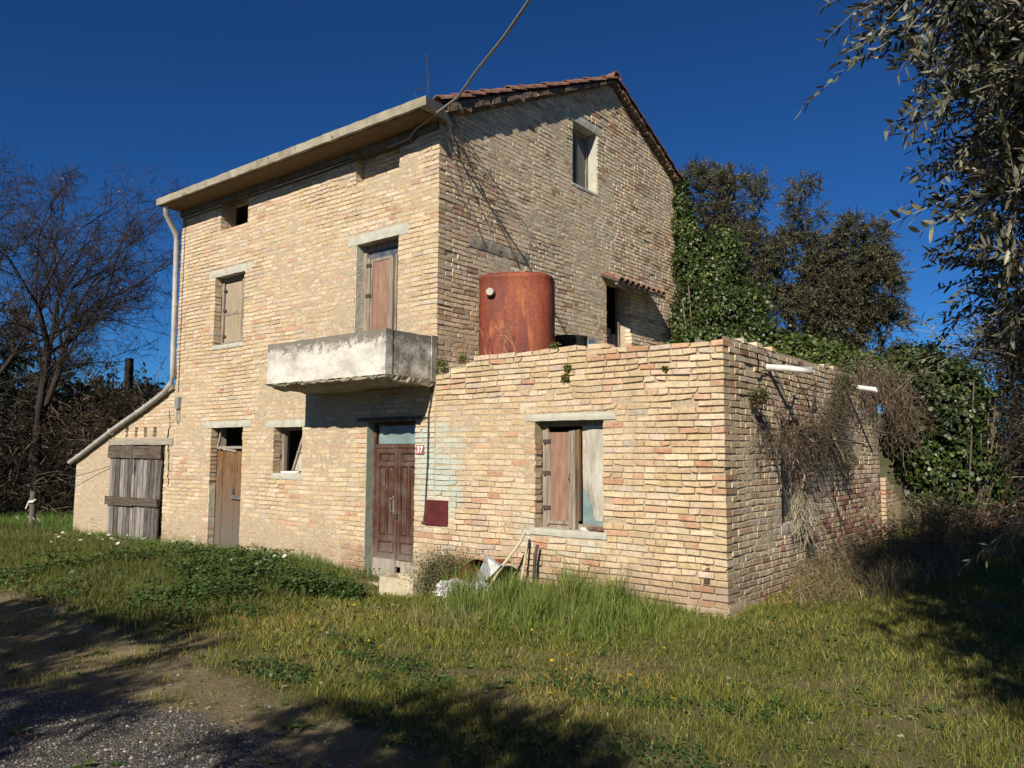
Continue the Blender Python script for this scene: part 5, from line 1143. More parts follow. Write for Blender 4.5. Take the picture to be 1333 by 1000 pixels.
# ------------------------------------------------------------------ trees
tree('olive_tree', (4.5, -2.3, -.1), [(4.5, -2.3, -.2), (4.45, -2.35, .6), (4.3, -2.4, 1.3), (4.2, -2.5, 1.9), (4.1, -2.6, 2.5)],
     [(3.35, -2.9, 4.05, 1.2, 1.3, 1.15), (4.1, -2.6, 4.7, 1.6, 1.6, 1.0), (3.2, -2.9, 2.95, .72, 1.1, .75), (3.5, -1.4, 2.9, 1.1, 1.3, 1.1), (4.4, -3.4, 3.2, 1.3, 1.2, 1.2), (3.5, -.9, 4.0, 1.2, 1.4, 1.1), (4.8, -1.8, 3.4, 1.2, 1.3, 1.3), (3.6, .1, 2.9, 1.0, 1.2, 1.1), (3.45, -.6, 2.3, .45, 1.0, .45), (4.15, -5.0, 3.2, .85, 1.0, .9), (4.3, -4.2, 2.6, .9, .9, .8), (3.12, -4.4, 3.0, .36, .45, .4), (3.08, -4.1, 2.4, .2, .4, .28)],
     'large olive tree with silvery leaves overhanging the right edge', ntar=1150, twigs=8, tl=.46, perm=22, leafL=.066, leafW=.0175, lcol=(.024, .025, .013), alt=(.15, .15, .085), pa=.18, seed=4, tip=.0042, clump=.3, wob=.12, droop=.22)
tree('olive_sapling', (3.6, -1.0, -.1), [(3.6, -1.0, -.1), (3.4, -1.3, .6), (3.2, -1.6, 1.2)],
     [(2.75, -2.1, 1.9, .5, .5, .28), (3.0, -1.7, 1.6, .5, .6, .35), (3.1, -1.3, 1.2, .5, .6, .4)],
     'sparse young olive shoots with long pale twigs below the large olive', ntar=26, twigs=4, tl=.45, perm=9, leafL=.06, leafW=.013, lcol=(.08, .085, .045), alt=(.18, .18, .11), pa=.3, seed=6, tip=.005, leafdens=.6, wob=.1)
# trees standing behind the viewer, whose shade falls across the yard
tree('olive_tree', (-3.4, -12.6, -.2), [(-3.4, -12.6, -.3), (-3.35, -12.5, .8), (-3.4, -12.4, 1.6)],
     [(-3.1, -10.8, 3.3, 1.3, 1.1, .8), (-1.9, -10.0, 3.4, .9, .6, .5), (-1.2, -11.0, 3.2, .9, .6, .5), (-4.2, -11.4, 3.4, 1.3, 1.3, .9), (-.9, -9.9, 3.1, .6, .3, .25), (-5.4, -12.2, 3.3, 1.2, 1.2, .9), (-.6, -11.6, 3.3, .5, .5, .4)],
     'olive tree standing behind the viewer, shading the gravel on the left', ntar=420, twigs=9, tl=.45, perm=20, leafL=.085, leafW=.026, seed=14, lcol=(.062, .066, .034), wob=.1)
tree('olive_tree', (2.1, -10.9, -.2), [(2.1, -10.9, -.3), (2.0, -10.7, .8), (1.9, -10.5, 1.5)],
     [(1.65, -9.3, 2.9, .8, .7, .5), (1.0, -9.2, 2.8, .7, .5, .35), (2.4, -8.9, 2.7, .6, .35, .3), (2.2, -9.9, 3.3, .6, .6, .5)],
     'smaller olive tree behind the viewer, shading the grass at the bottom', ntar=170, twigs=7, tl=.4, perm=18, leafL=.075, leafW=.018, seed=15, lcol=(.062, .066, .034), wob=.1)
BG = dict(tl=.5, perm=15, leafL=.11, leafW=.032, shape='quad', lcol=(.062, .062, .031), alt=(.135, .125, .065), pa=.25, clump=.45, tside=3, bark='bark_dark', tip=.010, wob=.12, mat='leaf')
tree('olive_tree', (-6.6, 16.5, .5), [(-6.6, 16.5, .4), (-6.6, 16.5, 3), (-6.6, 16.5, 5)], [(-7.5, 16, 9.4, 1.2, 1.2, 1.5), (-6.2, 16, 9.4, .8, 1.1, 1.2), (-7.0, 16, 7.4, 1.6, 1.3, 1.8), (-5.9, 15.8, 7.6, .7, 1, 1.0)],
     'thin topped dark tree right behind the ivy on the gable', ntar=520, twigs=7, seed=31, leafdens=.9, **BG)
tree('olive_tree', (-4.2, 16.5, .5), [(-4.2, 16.5, .4), (-4.3, 16.5, 3), (-4.2, 16.5, 4.5)], [(-4.1, 16, 9.0, .45, .6, .75), (-4.6, 16, 7.2, .95, 1.1, 1.2), (-3.8, 16.2, 6.6, .7, 1.0, 1.1), (-4.9, 15.8, 5.4, 1.5, 1.2, 1.2)],
     'dark brownish tree behind the terrace, the middle one of three', ntar=420, twigs=7, seed=32, **BG)
tree('olive_tree', (-2.6, 16.5, .5), [(-2.6, 16.5, .4), (-2.6, 16.5, 2.4), (-2.7, 16.5, 4)], [(-2.65, 16, 7.3, .75, 1.0, 1.05), (-2.3, 16, 6.2, .6, .9, 1.1), (-3.2, 15.8, 5.5, .9, 1.1, 1.2), (-1.95, 16.0, 5.0, .4, .8, .7)],
     'rounded dark tree behind the terrace, nearest the gap of sky', ntar=430, twigs=7, seed=33, **BG)

# bare deciduous trees on the left
def bare_tree(name, base, label, seed, lean, H, levels=6, r0=.17, spread=.55, first=.30, col=(.06, .045, .035)):
    r = np.random.default_rng(seed); A = []; B = []; RA = []; RB = []; tips = []
    def rec(p, d, L, rad, lv):
        n = 4 if lv < 2 else 3; q = p
        for i in range(n):
            d = nrm(d + rdir(1, r)[0]*(.07 if lv < 2 else .15) + np.array([0, 0, .05 if lv < 4 else -.02])); e = q+d*L/n; ra = rad*(1-.30*i/n); rb = rad*(1-.30*(i+1)/n)
            A.append(q); B.append(e); RA.append(ra); RB.append(rb); q = e
            if lv >= 1 and lv < levels and r.random() < .62: 
                dd = nrm(d*.55 + perp(d)*spread*r.uniform(.8, 1.5)); rec(q, dd, L*r.uniform(.45, .7), rad*.42, lv+2 if lv+2 <= levels else levels)
        if lv >= levels: tips.append(q); return
        k = 3 if lv == 0 else 2
        for j in range(k):
            dd = nrm(d*.9 + perp(d)*spread*r.uniform(.5, 1.25)); rec(q, dd, L*r.uniform(.66, .88), rad*.7*r.uniform(.75, .95), lv+1)
    def perp(d): v = rdir(1, r)[0]; v = v-d*np.dot(v, d); return v/np.linalg.norm(v)
    rec(np.array(base, float), nrm(np.array(lean, float)), H*first, r0, 0)
    A, B, RA, RB = map(np.array, (A, B, RA, RB)); big = RA > .02; t_ = empty(name, base, label, 'tree')
    V, F = tubes(A[big], B[big], RA[big], RB[big], 7); sm = ~big; V2, F2 = tubes(A[sm], B[sm], np.maximum(RA[sm], .0045), np.maximum(RB[sm], .004), 3)
    tp = np.vstack([np.array(tips), B[sm][::3]]); n = len(tp)*4; P0 = np.repeat(tp, 4, 0); D = nrm(rdir(n, r)+[0, 0, .25]); P1 = P0+D*r.uniform(.2, .6, (n, 1)); V3, F3 = tubes(P0, P1, np.full(n, .0045), np.full(n, .003), 3)
    link('trunk', mesh('trunk', V, [F], M['bark_dark'], smooth=True), t_); V4 = np.vstack([V2, V3]); link('crown', mesh('crown', V4, [F2, F3+len(V2)], M['bark_dark']), t_)
    nl = len(tips)//2; V, F, k = leafmesh(tp[r.integers(0, len(tp), nl)]+r.normal(0, .1, (nl, 3)), rdir(nl, r)+[0, 0, -.8], rdir(nl, r), r.uniform(.05, .11, nl), r.uniform(.03, .06, nl), 'quad'); link('withered_leaves', mesh('withered_leaves', V, [F], M['leaf'], col=np.repeat(leafcol(nl, (.11, .06, .035), r, .3), k, 0)), t_)
    return t_
bare_tree('bare_tree', (-19.2, 1.2, -.5), 'tall leafless tree with spreading limbs left of the shed', 8, (.02, .03, 1), 9.4, r0=.14, spread=.50, first=.30)
bare_tree('bare_tree', (-21.3, .0, -.5), 'slimmer leafless tree at the far left edge', 11, (-.03, .02, 1), 9.6, r0=.14, spread=.5, levels=6)
# evergreens and scrub behind the shed
EG = dict(tl=.55, perm=12, leafL=.16, leafW=.06, shape='quad', clump=.5, tside=3, bark='bark_dark', tip=.012, mat='leaf', cat='tree')
tree('evergreen_tree', (-27.5, 2.5, -1), [(-27.5, 2.5, -1), (-27.5, 2.5, 2), (-27.4, 2.5, 4)], [(-27.5, 2.5, 5.2, 1.6, 1.4, 1.6), (-26.8, 3.3, 3.8, 1.5, 1.4, 1.4), (-28.4, 1.4, 4.3, 1.8, 1.6, 1.8), (-27.3, 2.8, 2.0, 2.2, 1.6, 1.6)],
     'dark evergreen tree at the left edge behind the bare trees', ntar=330, twigs=6, seed=41, lcol=(.016, .022, .010), alt=(.035, .035, .016), pa=.15, **EG)
tree('evergreen_tree', (-25.4, 7.0, -1), [(-25.4, 7.0, -1), (-25.4, 7, 1), (-25.4, 7.0, 2)], [(-25.4, 7.0, 2.9, 1.4, 1.4, .9), (-26.2, 5.6, 2.7, 1.4, 1.3, 1.2), (-24.6, 8.4, 2.6, 1.2, 1.2, .7)],
     'low dark evergreen behind the short wooden pole', ntar=240, twigs=6, seed=42, lcol=(.024, .027, .012), alt=(.05, .045, .02), pa=.15, **EG)
o = MB().tube([(-23.7, 5.6, -.8), (-23.7, 5.6, 2), (-23.68, 5.55, 4.75)], [.17, .16, .14], 9).build('wooden_pole', M['bark_dark'], None, (-23.7, 5.6, -.8), smooth=True); setp(o, 'thick sawn-off wooden pole rising above the scrub behind the shed', 'pole')
t_ = empty('fence_post', (-15.45, -.35, -.2), 'short wooden post with a white rag tied round it, left of the shed', 'post')
b = MB(); b.tube([(-15.45, -.35, -.4), (-15.46, -.34, .2), (-15.48, -.34, .68)], [.07, .065, .06], 8); part('post', b, M['bark'], t_, smooth=True)
b = MB(); b.tube([(-15.54, -.40, .42), (-15.45, -.43, .45), (-15.37, -.37, .46), (-15.30, -.37, .50)], .022, 5); b.tube([(-15.52, -.42, .42), (-15.56, -.44, .30)], .014, 5); part('rag', b, M['white'], t_)
def scrub(name, label, blobs, n, nl, seed, col=(.10, .065, .04), lcol=(.03, .032, .014), steps=7, seg=.28, rad=.009, cat='scrub', kind=None, up=.6, ll=.09, alt=(.07, .06, .03)):
    r = np.random.default_rng(seed); B_ = np.array(blobs); w_ = B_[:, 3]*B_[:, 4]*B_[:, 5]; ci = r.choice(len(B_), n, p=w_/w_.sum()); P = B_[ci, :3]+rdir(n, r)*(r.random((n, 1))**.5)*B_[ci, 3:6]*[1, 1, .8]
    d = nrm(rdir(n, r)+[0, 0, up]); A = []; B = []; P0 = P.copy()
    for s_ in range(steps): d = nrm(d+rdir(n, r)*.3+[0, 0, -.14]); Q = P+d*seg*r.uniform(.6, 1.2, (n, 1)); A.append(P); B.append(Q); P = Q
    A = np.vstack(A); B = np.vstack(B); ra = np.tile(rad*r.uniform(.4, 1.3, n), steps); V, F = tubes(A, B, ra, ra*.8, 3)
    t_ = empty(name, tuple(B_[0, :3]*[1, 1, 0]), label, cat)
    if kind: t_['kind'] = kind
    link('branches', mesh('branches', V, [F], M['twig'], col=np.repeat(leafcol(len(A), col, r, .5, (.20, .16, .12), .12), 6, 0)), t_)
    j = r.integers(0, len(A), nl); P = B[j]+r.normal(0, .06, (nl, 3)); V, F, k = leafmesh(P, rdir(nl, r)+[0, 0, -.2], rdir(nl, r)+[0, 0, 1], ll*r.uniform(.5, 1.3, nl), ll*.5*r.uniform(.6, 1.2, nl), 'quad')
    c = leafcol(nl, lcol, r, .4, alt, .2)*(1+.5*(2*fbm(P[:, 0], P[:, 1], P[:, 2], seed)-1))[:, None]; link('leaves', mesh('leaves', V, [F], M['leaf'], col=np.repeat(np.clip(c, .003, 1), k, 0)), t_)
    return t_
scrub('bramble_thicket', 'brown bramble thicket on the slope behind the lean-to shed', [(-19.5, 6.5, 1.6, 3.0, 2.2, 1.7), (-17.0, 5.2, 1.0, 2.4, 1.6, 1.4), (-21.5, 4.5, 1.5, 2.4, 2.2, 2.2), (-15.5, 5.0, 1.5, 2.0, 1.4, 1.2), (-23, 8, 2, 4, 2.6, 1.8)], 5200, 26000, 51, kind='stuff')
scrub('bramble_thicket', 'nearly black undergrowth below the bare trees at the left edge', [(-19.5, 1.9, .9, 2.0, 1.5, 1.7), (-21.5, .2, 1.2, 2.6, 1.8, 2.2), (-17.2, 2.4, .6, 1.3, .9, 1.2), (-24, -1.5, 1.4, 3.5, 2, 2.6)], 3600, 34000, 52, col=(.035, .026, .02), lcol=(.012, .013, .007), kind='stuff')
scrub('scrub_bush', 'dark dense scrub with grey twigs between the ivy and the right edge', [(1.6, 9.6, 1.6, .9, 1.2, 1.7), (1.9, 9.2, 3.1, .7, 1.2, 1.1), (2.6, 8.6, 1.6, 1.0, 1.8, 1.8), (1.3, 9.6, 3.6, .35, .7, .8), (2.2, 10.5, 3.8, .9, 1.0, .9), (3.4, 7.6, 1.5, 1, 2, 1.8)], 4200, 70000, 53, col=(.075, .055, .042), lcol=(.016, .017, .010), seg=.16, rad=.0055, ll=.07, alt=(.05, .045, .022), cat='bush')
scrub('distant_wood', 'dark wooded hillside showing above the shed roof, far behind', [(-33, 12, 2.4, 5, 4, 2.2), (-31, 19, 2.3, 5, 4, 2.2), (-36, 6, 2.6, 6, 5, 2.6), (-29, 26, 2.4, 6, 5, 2.2)], 1800, 60000, 54, col=(.03, .024, .018), lcol=(.014, .018, .010), seg=.35, rad=.02, ll=.32, kind='stuff', cat='wood')
# overhead wire
o = MB().tube([(-6.0, 20, 7.0), (-4.18, 20, 6.15), (-2.54, 20, 5.68), (-1.03, 20, 5.28), (.82, 20, 4.92), (6, 21, 4.6)], .012, 5).build('overhead_wire', M['cable'], None, (-2.5, 20, 5.7)); setp(o, 'thin pale overhead wire crossing the gap of sky on the right', 'wire')

# ------------------------------------------------------------------ grass and ground plants
def in_house(x, y): return ((x > XL-3.9) & (x < .03) & (y > -.02) & (y < DEP+.1) & ((x < GXX+.02) | (y < AD+.3)))
CAMP = np.array(CAM)
def scatter(n, x0, x1, y0, y1, r, dens):
    """random ground points, denser near the viewer so that blades stay crisp"""
    x = r.uniform(x0, x1, n); y = r.uniform(y0, y1, n); d = np.hypot(x-CAM[0], y-CAM[1])
    k = (r.random(n) < dens(x, y)) & ~in_house(x, y) & (d > .8); return x[k], y[k]
def blades(x, y, h, wd, lean, col, r, var=.25, alt=None, pa=.2, curve=.5):
    n = len(x); z = gz(x, y)-.01; a = r.uniform(0, 2*math.pi, n); D = np.stack([np.cos(a), np.sin(a), 0*a], -1); S = np.stack([-np.sin(a), np.cos(a), 0*a], -1)
    b_ = r.uniform(0, 2*math.pi, n); S = np.stack([np.cos(b_), np.sin(b_), 0*b_], -1)
    P = np.stack([x, y, z], -1); U = np.array([0, 0, 1.0]); h = h[:, None]; w_ = wd[:, None]; l = lean[:, None]
    m_ = P+U*h*.55+D*h*l*.35; t = P+U*h*(1-.25*l*curve)+D*h*l
    V = np.stack([P-S*w_*.5, P+S*w_*.5, m_+S*w_*.4, m_-S*w_*.4, t], 1); i = np.arange(n)[:, None]*5
    Q = i+np.array([[0, 1, 2, 3]]); T = i+np.array([[3, 2, 4]]); c = leafcol(n, col, r, var, alt, pa)
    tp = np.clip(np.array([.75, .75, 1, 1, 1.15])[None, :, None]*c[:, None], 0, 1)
    return V.reshape(-1, 3), [T, Q], tp.reshape(-1, 3)
def grassobj(name, label, cat, x, y, h, wd, lean, col, r, **k):
    V, F, c = blades(x, y, h, wd, lean, col, r, **k); o = link(name, mesh(name, V, F, M['grass'], col=c)); setp(o, label, cat, kind='stuff'); return o
r = np.random.default_rng(90)
def near(x, y, p=1.0): return np.clip((5.0/np.maximum(np.hypot(x-CAM[0], y-CAM[1]), 1))**p, 0, 1)
def patch(x, y, s=1.5, seed=61): return fbm(x*s, y*s, 0, seed)
# lawn
def dl(x, y): return greenmask(x, y)**1.3*(.35+.9*patch(x, y, 2.2))*near(x, y, 1.0)*(1-.97*np.clip(gravmask(x, y)*1.3, 0, 1))
def scatter_polar(n, r, dens, r0=1.2, r1=19.0):
    a = math.atan2(.784, -.614) + r.uniform(-1.0, .95, n); d = r.uniform(r0, r1, n)**1.0; x = CAM[0]+d*np.cos(a); y = CAM[1]+d*np.sin(a)
    k = (r.random(n) < dens(x, y)) & ~in_house(x, y); return x[k], y[k]
def dl(x, y): return np.clip(greenmask(x, y)**1.2*(.45+.9*patch(x, y, 2.2)) + .55*ss(.56, .68, fbm(x*4.5, y*4.5, 0, 67)) + .03, 0, 1)*(1-.93*np.clip(gravmask(x, y)*1.3, 0, 1))
x, y = scatter_polar(820000, r, dl); n = len(x)
pt = patch(x, y, 1.1, 63); dry = r.random(n) < np.clip(.16+1.5*(patch(x, y, .9, 64)-.5), .03, .6)
d = np.hypot(x-CAM[0], y-CAM[1]); h = (.020+.050*r.random(n)**1.4+.09*np.clip(pt-.45, 0, 1))*(1+.03*d); wd = .0024*r.uniform(.6, 1.6, n)*np.clip(d/4.0, 1, 4.5)
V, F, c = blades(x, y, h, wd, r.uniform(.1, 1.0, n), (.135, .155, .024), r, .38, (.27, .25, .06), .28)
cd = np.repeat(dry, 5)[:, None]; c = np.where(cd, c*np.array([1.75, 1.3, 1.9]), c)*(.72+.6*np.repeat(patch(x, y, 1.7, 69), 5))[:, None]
o = link('lawn_grass', mesh('lawn_grass', V, F, M['grass'], col=np.clip(c, 0, 1))); setp(o, 'short patchy olive green grass covering the yard', 'grass', kind='stuff')
# tall grass against the annex
def dt(x, y): return np.clip(ss(-1.9, -.35, y+.35*np.sin(x*2.3)+.5*(patch(x, y, 2, 83)-.5))**1.4 * ss(-3.1, -2.6, x)*ss(-.1, -.7, x) + .55*ss(-1.9, -.9, y)*ss(-2.6, -1.9, x)*ss(.3, -.6, x)*ss(.3, -.3, y)*.7, 0, 1)*(.35+.9*patch(x, y, 3, 71))
x, y = scatter(60000, -3.2, 1.0, -2.0, .02, r, dt); n = len(x)
h = (.11+.30*r.random(n)**1.5)*(.25+1.0*patch(x, y, 2.4, 72)+.9*ss(.55, .75, patch(x, y, 5.5, 85)))*(1.0-.45*ss(-.7, -1.6, y))*(1-.65*ss(-1.1, -.2, x))
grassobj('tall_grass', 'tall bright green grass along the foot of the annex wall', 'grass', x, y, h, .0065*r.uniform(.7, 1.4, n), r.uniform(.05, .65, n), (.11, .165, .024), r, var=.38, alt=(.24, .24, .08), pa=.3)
# grass on the mound and the left bank
def dm(x, y): return ss(-4.3, -5.4, x+.3*(y+.7))*ss(-4.0, -3.2, y+.15*np.sin(x*1.3))*ss(.2, -.1, y+0*x)*(.4+.8*patch(x, y, 2.2, 73)) + .5*ss(-14, -15, x)
x, y = scatter(150000, -20, -4, -3.8, 2, r, dm); n = len(x); d = np.hypot(x-CAM[0], y-CAM[1]); edge = ss(-.9, -.1, y)
h = (.07+.20*r.random(n)**2)*(.75+.25*edge)*(.4+1.2*patch(x, y, 1.9, 74))
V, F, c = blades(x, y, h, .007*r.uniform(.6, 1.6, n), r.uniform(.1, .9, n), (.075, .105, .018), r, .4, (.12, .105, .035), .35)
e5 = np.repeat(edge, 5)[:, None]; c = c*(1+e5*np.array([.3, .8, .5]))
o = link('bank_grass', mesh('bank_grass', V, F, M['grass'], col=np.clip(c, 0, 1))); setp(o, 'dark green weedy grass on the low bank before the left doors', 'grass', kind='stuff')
# broad-leaved ground cover in patches
def clover(name, label, x, y, h0, r, L=.035, col=(.03, .075, .02)):
    n = len(x); z = gz(x, y)+h0*r.uniform(.15, 1.0, n)*(.5+patch(x, y, 2.5, 75)); P = np.stack([x, y, z], -1); LL = L*r.uniform(.6, 1.3, n)*np.clip(np.hypot(x-CAM[0], y-CAM[1])/6, .7, 1.6)
    V, F, k = leafmesh(P, nrm(rdir(n, r)*[1, 1, .35]), rdir(n, r)*.55+[0, 0, 1], LL, LL*.95, 'hex', .1); c = leafcol(n, col, r, .3, (.06, .12, .03), .2)
    o = link(name, mesh(name, V, [F], M['leaf'], col=np.repeat(c, k, 0))); setp(o, label, 'ground cover', kind='stuff')
def blobs2(B, soft=.35, seed=77):
    def f(x, y):
        m_ = 0*x
        for cx, cy, rx, ry in B: q = ((x-cx)/rx)**2+((y-cy)/ry)**2; m_ = np.maximum(m_, ss(1.25, .6, q+.8*(fbm(x*3, y*3, 0, seed)-.5)*2*soft*2))
        return m_
    return f
x, y = scatter(170000, -9, -3.4, -3.8, 0, r, lambda x, y: np.clip(blobs2([(-5.0, -1.25, .8, .45), (-5.9, -1.5, 1.0, .7), (-4.4, -1.2, .45, .22)])(x, y)*.9*ss(.32, .55, patch(x, y, 3.2, 81))*.75 + 1.0*np.clip(patch(x, y, 1.7, 79)-.52, 0, 1)*dm(x, y), 0, 1))
clover('mallow_leaves', 'dark round-leaved plants on the right end of the grassy bank', x, y, .20, r, L=.026, col=(.06, .10, .024))
x, y = scatter(90000, -4.5, 4.3, -5.2, 0, r, lambda x, y: blobs2([(-2.0, -3.75, .5, .20), (-1.05, -3.35, .45, .28), (-1.5, -3.05, .5, .18), (-.75, -3.9, .3, .2), (-4.1, -2.6, .4, .2), (.25, -2.6, .6, .25), (1.25, -2.4, .35, .3), (-2.2, -2.8, .3, .15), (.9, -3.4, .5, .2)])(x, y)*.8+.05*greenmask(x, y))
clover('clover_patches', 'low dark green clover in scattered patches across the yard', x, y, .05, r, L=.026, col=(.028, .068, .016))
# dry straw tufts
def drya(x, y): return np.clip(blobs2([(-2.35, -1.75, .35, .28), (-1.9, -1.7, .3, .2)])(x, y) + .9*blobs2([(.8, 3.6, .7, 2.2), (1.3, 6.0, .9, 1.6), (.5, 1.6, .35, .8)])(x, y) + .8*blobs2([(-4.95, -.28, .55, .16), (-5.6, -.2, .4, .12)])(x, y), 0, 1)
x, y = scatter(60000, -6.3, 2.6, -2.3, 8, r, drya); n = len(x)
grassobj('dry_grass', 'brown dry grass in tufts by the trough and along the side wall', 'grass', x, y, .08+.22*r.random(n)**1.6*np.where(y > 0, 1.5, .8), .005*r.uniform(.6, 1.3, n)*np.where(y > 0, 1.4, 1), r.uniform(.2, 1.2, n), (.22, .165, .09), r, var=.4, alt=(.33, .27, .17), pa=.3)
# weeds at the back right, brown stems and green leaves
t_ = scrub('weed_clump', 'leggy brown and green weeds growing at the corner of the annex side wall', [(.45, .95, .12, .3, .4, .12), (.35, 2.0, .2, .3, .7, .15), (.6, 3.6, .3, .5, 1.2, .25), (.9, 5.6, .5, .6, 1.1, .35)], 900, 7000, 61, col=(.15, .11, .07), lcol=(.05, .07, .02), seg=.07, rad=.003, ll=.035, cat='weeds', kind='stuff', alt=(.14, .11, .06))
scrub('weed_bush', 'rounded leafy weed with dead stems between the trough and the bag', [(-3.45, -.42, .05, .28, .2, .16), (-3.25, -.38, .12, .2, .15, .14)], 420, 5200, 62, col=(.20, .15, .09), lcol=(.055, .075, .02), seg=.045, rad=.0022, ll=.032, cat='weeds', alt=(.17, .13, .06))
scrub('dead_branches', 'dead twigs and debris lying under the ivy at the right', [(1.4, 7.2, .4, .8, .5, .08), (2.0, 6.9, .4, .6, .6, .1)], 260, 1500, 63, col=(.16, .11, .08), lcol=(.13, .05, .03), seg=.12, rad=.007, ll=.06, cat='twigs', kind='stuff', up=.1)
# plants rooted in the brickwork
r = np.random.default_rng(95)
wps = [((-1.88, -.03, 2.36), .05, 'small tuft rooted in the annex wall, lower of two above the window'), ((-1.85, -.03, 2.47), .045, 'small tuft rooted in the annex wall, upper of two above the window'), ((-3.80, -.05, 2.64), .10, 'yellow green plant growing beside the balcony on the annex parapet'), ((-3.45, -.03, 2.70), .06, 'small weed on the annex parapet under the rusty tank'), ((-2.05, .0, 2.74), .05, 'dark tuft on the annex parapet below the black tub'), ((-.62, -.03, 2.38), .03, 'tiny dry tuft near the top right of the annex front')]
for c, s_, lab in wps:
    n = int(160*(s_/.05)); P = np.array(c)+rdir(n, r)*s_*r.random((n, 1))**.6*[1.3, .6, 1]; V, F, k = leafmesh(P, rdir(n, r)+[0, -.4, .3], rdir(n, r)+[0, -.5, 1], .03*r.uniform(.5, 1.3, n), .014*r.uniform(.6, 1.4, n))
    o = link('wall_plant', mesh('wall_plant', V, [F], M['leaf'], col=np.repeat(leafcol(n, (.10, .13, .025), r, .35, (.16, .13, .05), .3), k, 0)), None, c); setp(o, lab, 'plant', 'plants rooted in the annex wall')
# thin dry shrub in front of the tank
A = []; B = []; R = []
def twiggy(p, d, L, rad, lv):
    q = np.array(p)+nrm(np.array(d))*L; A.append(np.array(p)); B.append(q); R.append(rad)
    if lv: 
        for _ in range(2 if lv > 1 else 3): twiggy(q, np.array(d)+rdir(1, r)[0]*.55, L*r.uniform(.6, .85), rad*.7, lv-1)
for x0 in (-2.98, -2.86, -2.72, -3.2): twiggy((x0, .16, 2.62), (r.normal(0, .25), 0, 1), .22, .005, 3)
o = link('dry_shrub', stem_mesh(np.array(A), np.array(B), np.array(R), col=(.30, .20, .13)), None, (-2.9, .16, 2.62)); setp(o, 'leafless little shrub growing on the parapet before the rusty tank', 'shrub')
# flowers: every one a small object
def flower_mesh(name, col, cc, n, rad, dbl):
    V = []; F = []; C = []
    for ring in range(dbl):
        for i in range(n):
            a = 2*math.pi*i/n + ring*.2; u = np.array([math.cos(a), math.sin(a), .25+.35*ring]); s_ = np.array([-math.sin(a), math.cos(a), 0])*rad*.28; R_ = rad*(1-.25*ring); k = len(V)
            V += [[0, 0, .002*ring], u*R_*.6+s_, u*R_*[1, 1, .6], u*R_*.6-s_]; F.append([k, k+1, k+2, k+3]); C += [col]*4
    k = len(V); V += [[math.cos(t)*rad*.25, math.sin(t)*rad*.25, rad*.3] for t in np.arange(6)*math.pi/3]; C += [cc]*6
    k2 = len(V); V += [[-.0015, 0, -.09], [.0015, 0, -.09], [.0015, 0, 0], [-.0015, 0, 0]]; F.append([k2, k2+1, k2+2, k2+3]); C += [(.06, .1, .02)]*4
    return mesh(name, np.array([list(map(float, v)) for v in V]), [np.array(F), np.arange(k, k+6)[None]], M['petal'], col=np.array(C))
fy = flower_mesh('yellow_flower', (.62, .42, .02), (.5, .28, .01), 13, .014, 2); fw = flower_mesh('white_flower', (.70, .70, .66), (.6, .5, .2), 9, .030, 2)
def flowers(me, pts, name, lab, cat, grp, hh, r):
    for (x_, y_) in pts:
        o = bpy.data.objects.new(name, me); scn.collection.objects.link(o); o.location = (x_, y_, float(gz(x_, y_))+hh*r.uniform(.7, 1.15)); o.rotation_euler = (r.normal(-.1, .35), r.normal(.1, .35), r.uniform(0, 6)); s_ = r.uniform(.75, 1.25); o.scale = (s_, s_, s_); setp(o, lab, cat, grp)
Y = [(-1.79+r.normal(0, .35), -2.6+r.normal(0, .28)) for _ in range(14)] + [(-.5+r.normal(0, .6), -1.7+r.normal(0, .4)) for _ in range(14)] + [(.4+r.normal(0, .6), -2.3+r.normal(0, .5)) for _ in range(10)] + [(-2.8+r.normal(0, .7), -1.8+r.normal(0, .4)) for _ in range(7)]
flowers(fy, Y, 'yellow_flower', 'small yellow dandelion-like flower dotted in the grass', 'flower', 'yellow flowers in the grass', .085, r)
W_ = [(-5.55+r.normal(0, .35), -1.3+r.normal(0, .25)) for _ in range(12)] + [(-9.6+r.normal(0, .6), -1.35+r.normal(0, .3)) for _ in range(26)] + [(-8.6+r.normal(0, .5), -.6+r.normal(0, .15)) for _ in range(6)]
flowers(fw, W_, 'white_flower', 'white flower head standing above the grass of the bank', 'flower', 'white flowers on the bank', .26, r)
for x_, y_ in ((-14.95, -.6), (-14.45, -.7), (-14.75, -.9), (-14.1, -.75)):
    o = bpy.data.objects.new('white_flower', fw); scn.collection.objects.link(o); o.location = (x_, y_, float(gz(x_, y_))+.28); o.scale = (1.8,)*3; o.rotation_euler = (-.9, .2, 0); setp(o, 'white flower head in the grass by the rag-tied post', 'flower', 'white flowers by the post')
# stones
r = np.random.default_rng(97)
def stone(r, s_):
    b = MB(); lump(b, (0, 0, 0), s_, (1.2, .9, .55), int(r.integers(1, 999)), 9, 7, .25); return b
prot = []
for k in range(4):
    b = stone(r, .03); me = mesh('stone', np.vstack(b.V), [np.vstack(b.F[4])], M['concrete']); prot.append(me)
for i in range(26):
    if i < 16: x_, y_ = r.uniform(-5.5, -.6), r.uniform(-5.3, -3.6)
    else: x_, y_ = r.uniform(-3.5, 2.2), r.uniform(-3.8, -1)
    o = bpy.data.objects.new('stone', prot[i % 4]); scn.collection.objects.link(o); s_ = r.uniform(.25, .75); o.location = (x_, y_, float(gz(x_, y_))+.004); o.scale = (s_, s_, s_); o.rotation_euler = (0, 0, r.uniform(0, 6)); setp(o, 'small pale stone lying loose on the ground', 'stone', 'loose stones in the yard')

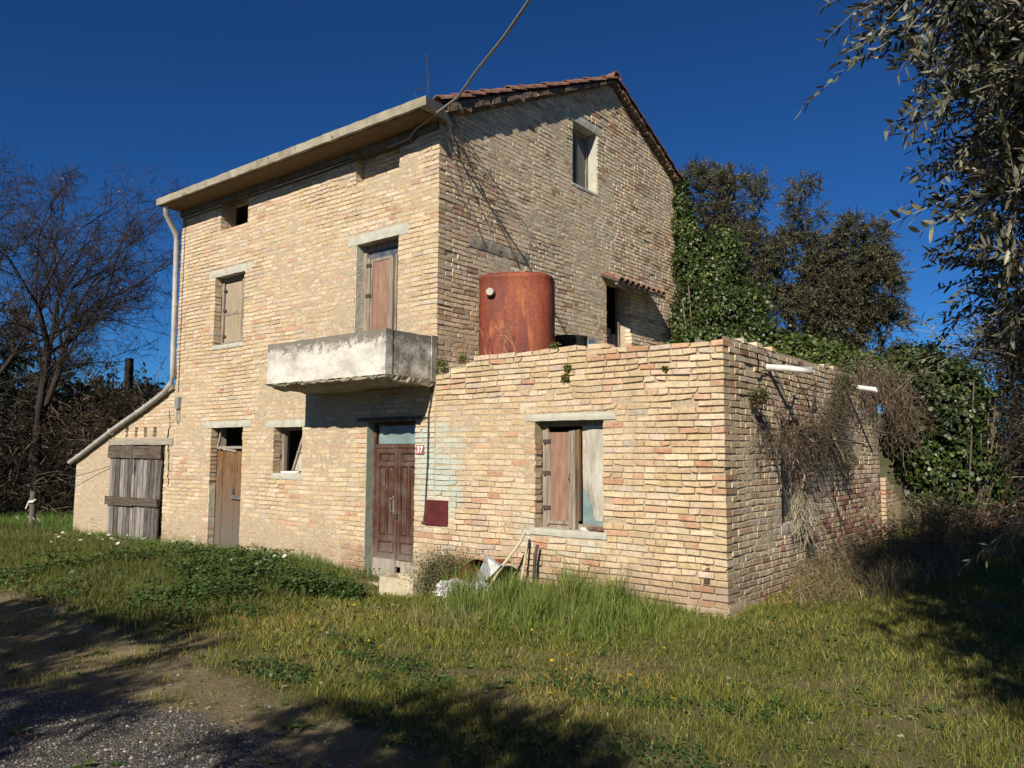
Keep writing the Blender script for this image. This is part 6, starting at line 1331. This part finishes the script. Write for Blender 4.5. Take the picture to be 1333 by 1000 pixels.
# dead leaves and straw lying on the turf
r = np.random.default_rng(98)
x, y = scatter_polar(9000, r, lambda x, y: .35+.65*(1-greenmask(x, y))-.25*gravmask(x, y), 1.5, 12); n = len(x); P = np.stack([x, y, gz(x, y)+r.uniform(.004, .03, n)], -1)
V, F, k = leafmesh(P, rdir(n, r)*[1, 1, .2], rdir(n, r)*.4+[0, 0, 1], r.uniform(.015, .06, n), r.uniform(.004, .018, n)); o = link('leaf_litter', mesh('leaf_litter', V, [F], M['leaf'], col=np.repeat(leafcol(n, (.20, .14, .08), r, .5, (.38, .31, .20), .35), k, 0))); setp(o, 'dead leaves and straw scattered over the yard', 'leaf litter', kind='stuff')
# small rosettes of broad leaves
n0 = 1500; cx, cy = scatter_polar(n0, r, lambda x, y: .2+.8*greenmask(x, y)*(1-gravmask(x, y)), 1.5, 11); n1 = len(cx); kk_ = 9; a = np.tile(np.arange(kk_)*2*math.pi/kk_, n1)+r.uniform(-.3, .3, n1*kk_); D = np.stack([np.cos(a), np.sin(a), r.uniform(.15, .8, n1*kk_)], -1)
P = np.repeat(np.stack([cx, cy, gz(cx, cy)+.005], -1), kk_, 0); sc = np.repeat(r.uniform(.4, 1.2, n1), kk_); V, F, k = leafmesh(P, D, np.tile([0, 0, 1.0], (len(P), 1)), sc*.07*r.uniform(.7, 1.2, len(P)), sc*.02, 'hex', .3)
o = link('weed_rosettes', mesh('weed_rosettes', V, [F], M['leaf'], col=np.repeat(leafcol(len(P), (.055, .095, .022), r, .3, (.11, .14, .04), .3), k, 0))); setp(o, 'flat rosettes of broad weed leaves among the grass', 'weeds', kind='stuff')

# loose gravel thrown up along the broken edge of the track
r = np.random.default_rng(99)
x, y = scatter_polar(60000, r, lambda x, y: np.clip(gravmask(x, y)*.9+.05*(1-greenmask(x, y)), 0, 1), 1.5, 7.5); n = len(x)
oc = np.array([[1, 0, 0], [0, 1, 0], [-1, 0, 0], [0, -1, 0], [0, 0, .7], [0, 0, -.5]], float); fc = np.array([[0, 1, 4], [1, 2, 4], [2, 3, 4], [3, 0, 4], [1, 0, 5], [2, 1, 5], [3, 2, 5], [0, 3, 5]])
sz = .0035+.011*r.random(n)**4; a = r.uniform(0, 6.28, n); V = oc[None]*sz[:, None, None]*r.uniform(.6, 1.4, (n, 6, 1)); ca, sa = np.cos(a)[:, None], np.sin(a)[:, None]
V = np.stack([V[..., 0]*ca-V[..., 1]*sa, V[..., 0]*sa+V[..., 1]*ca, V[..., 2]], -1)+np.stack([x, y, gz(x, y)+.002], -1)[:, None]
o = link('gravel', mesh('gravel', V.reshape(-1, 3), [(fc[None]+np.arange(n)[:, None, None]*6).reshape(-1, 3)], M['twig'], col=np.repeat(leafcol(n, (.20, .185, .17), r, .45, (.42, .39, .34), .1), 6, 0))); setp(o, 'grey gravel chippings on the track at the lower left', 'gravel', kind='stuff')
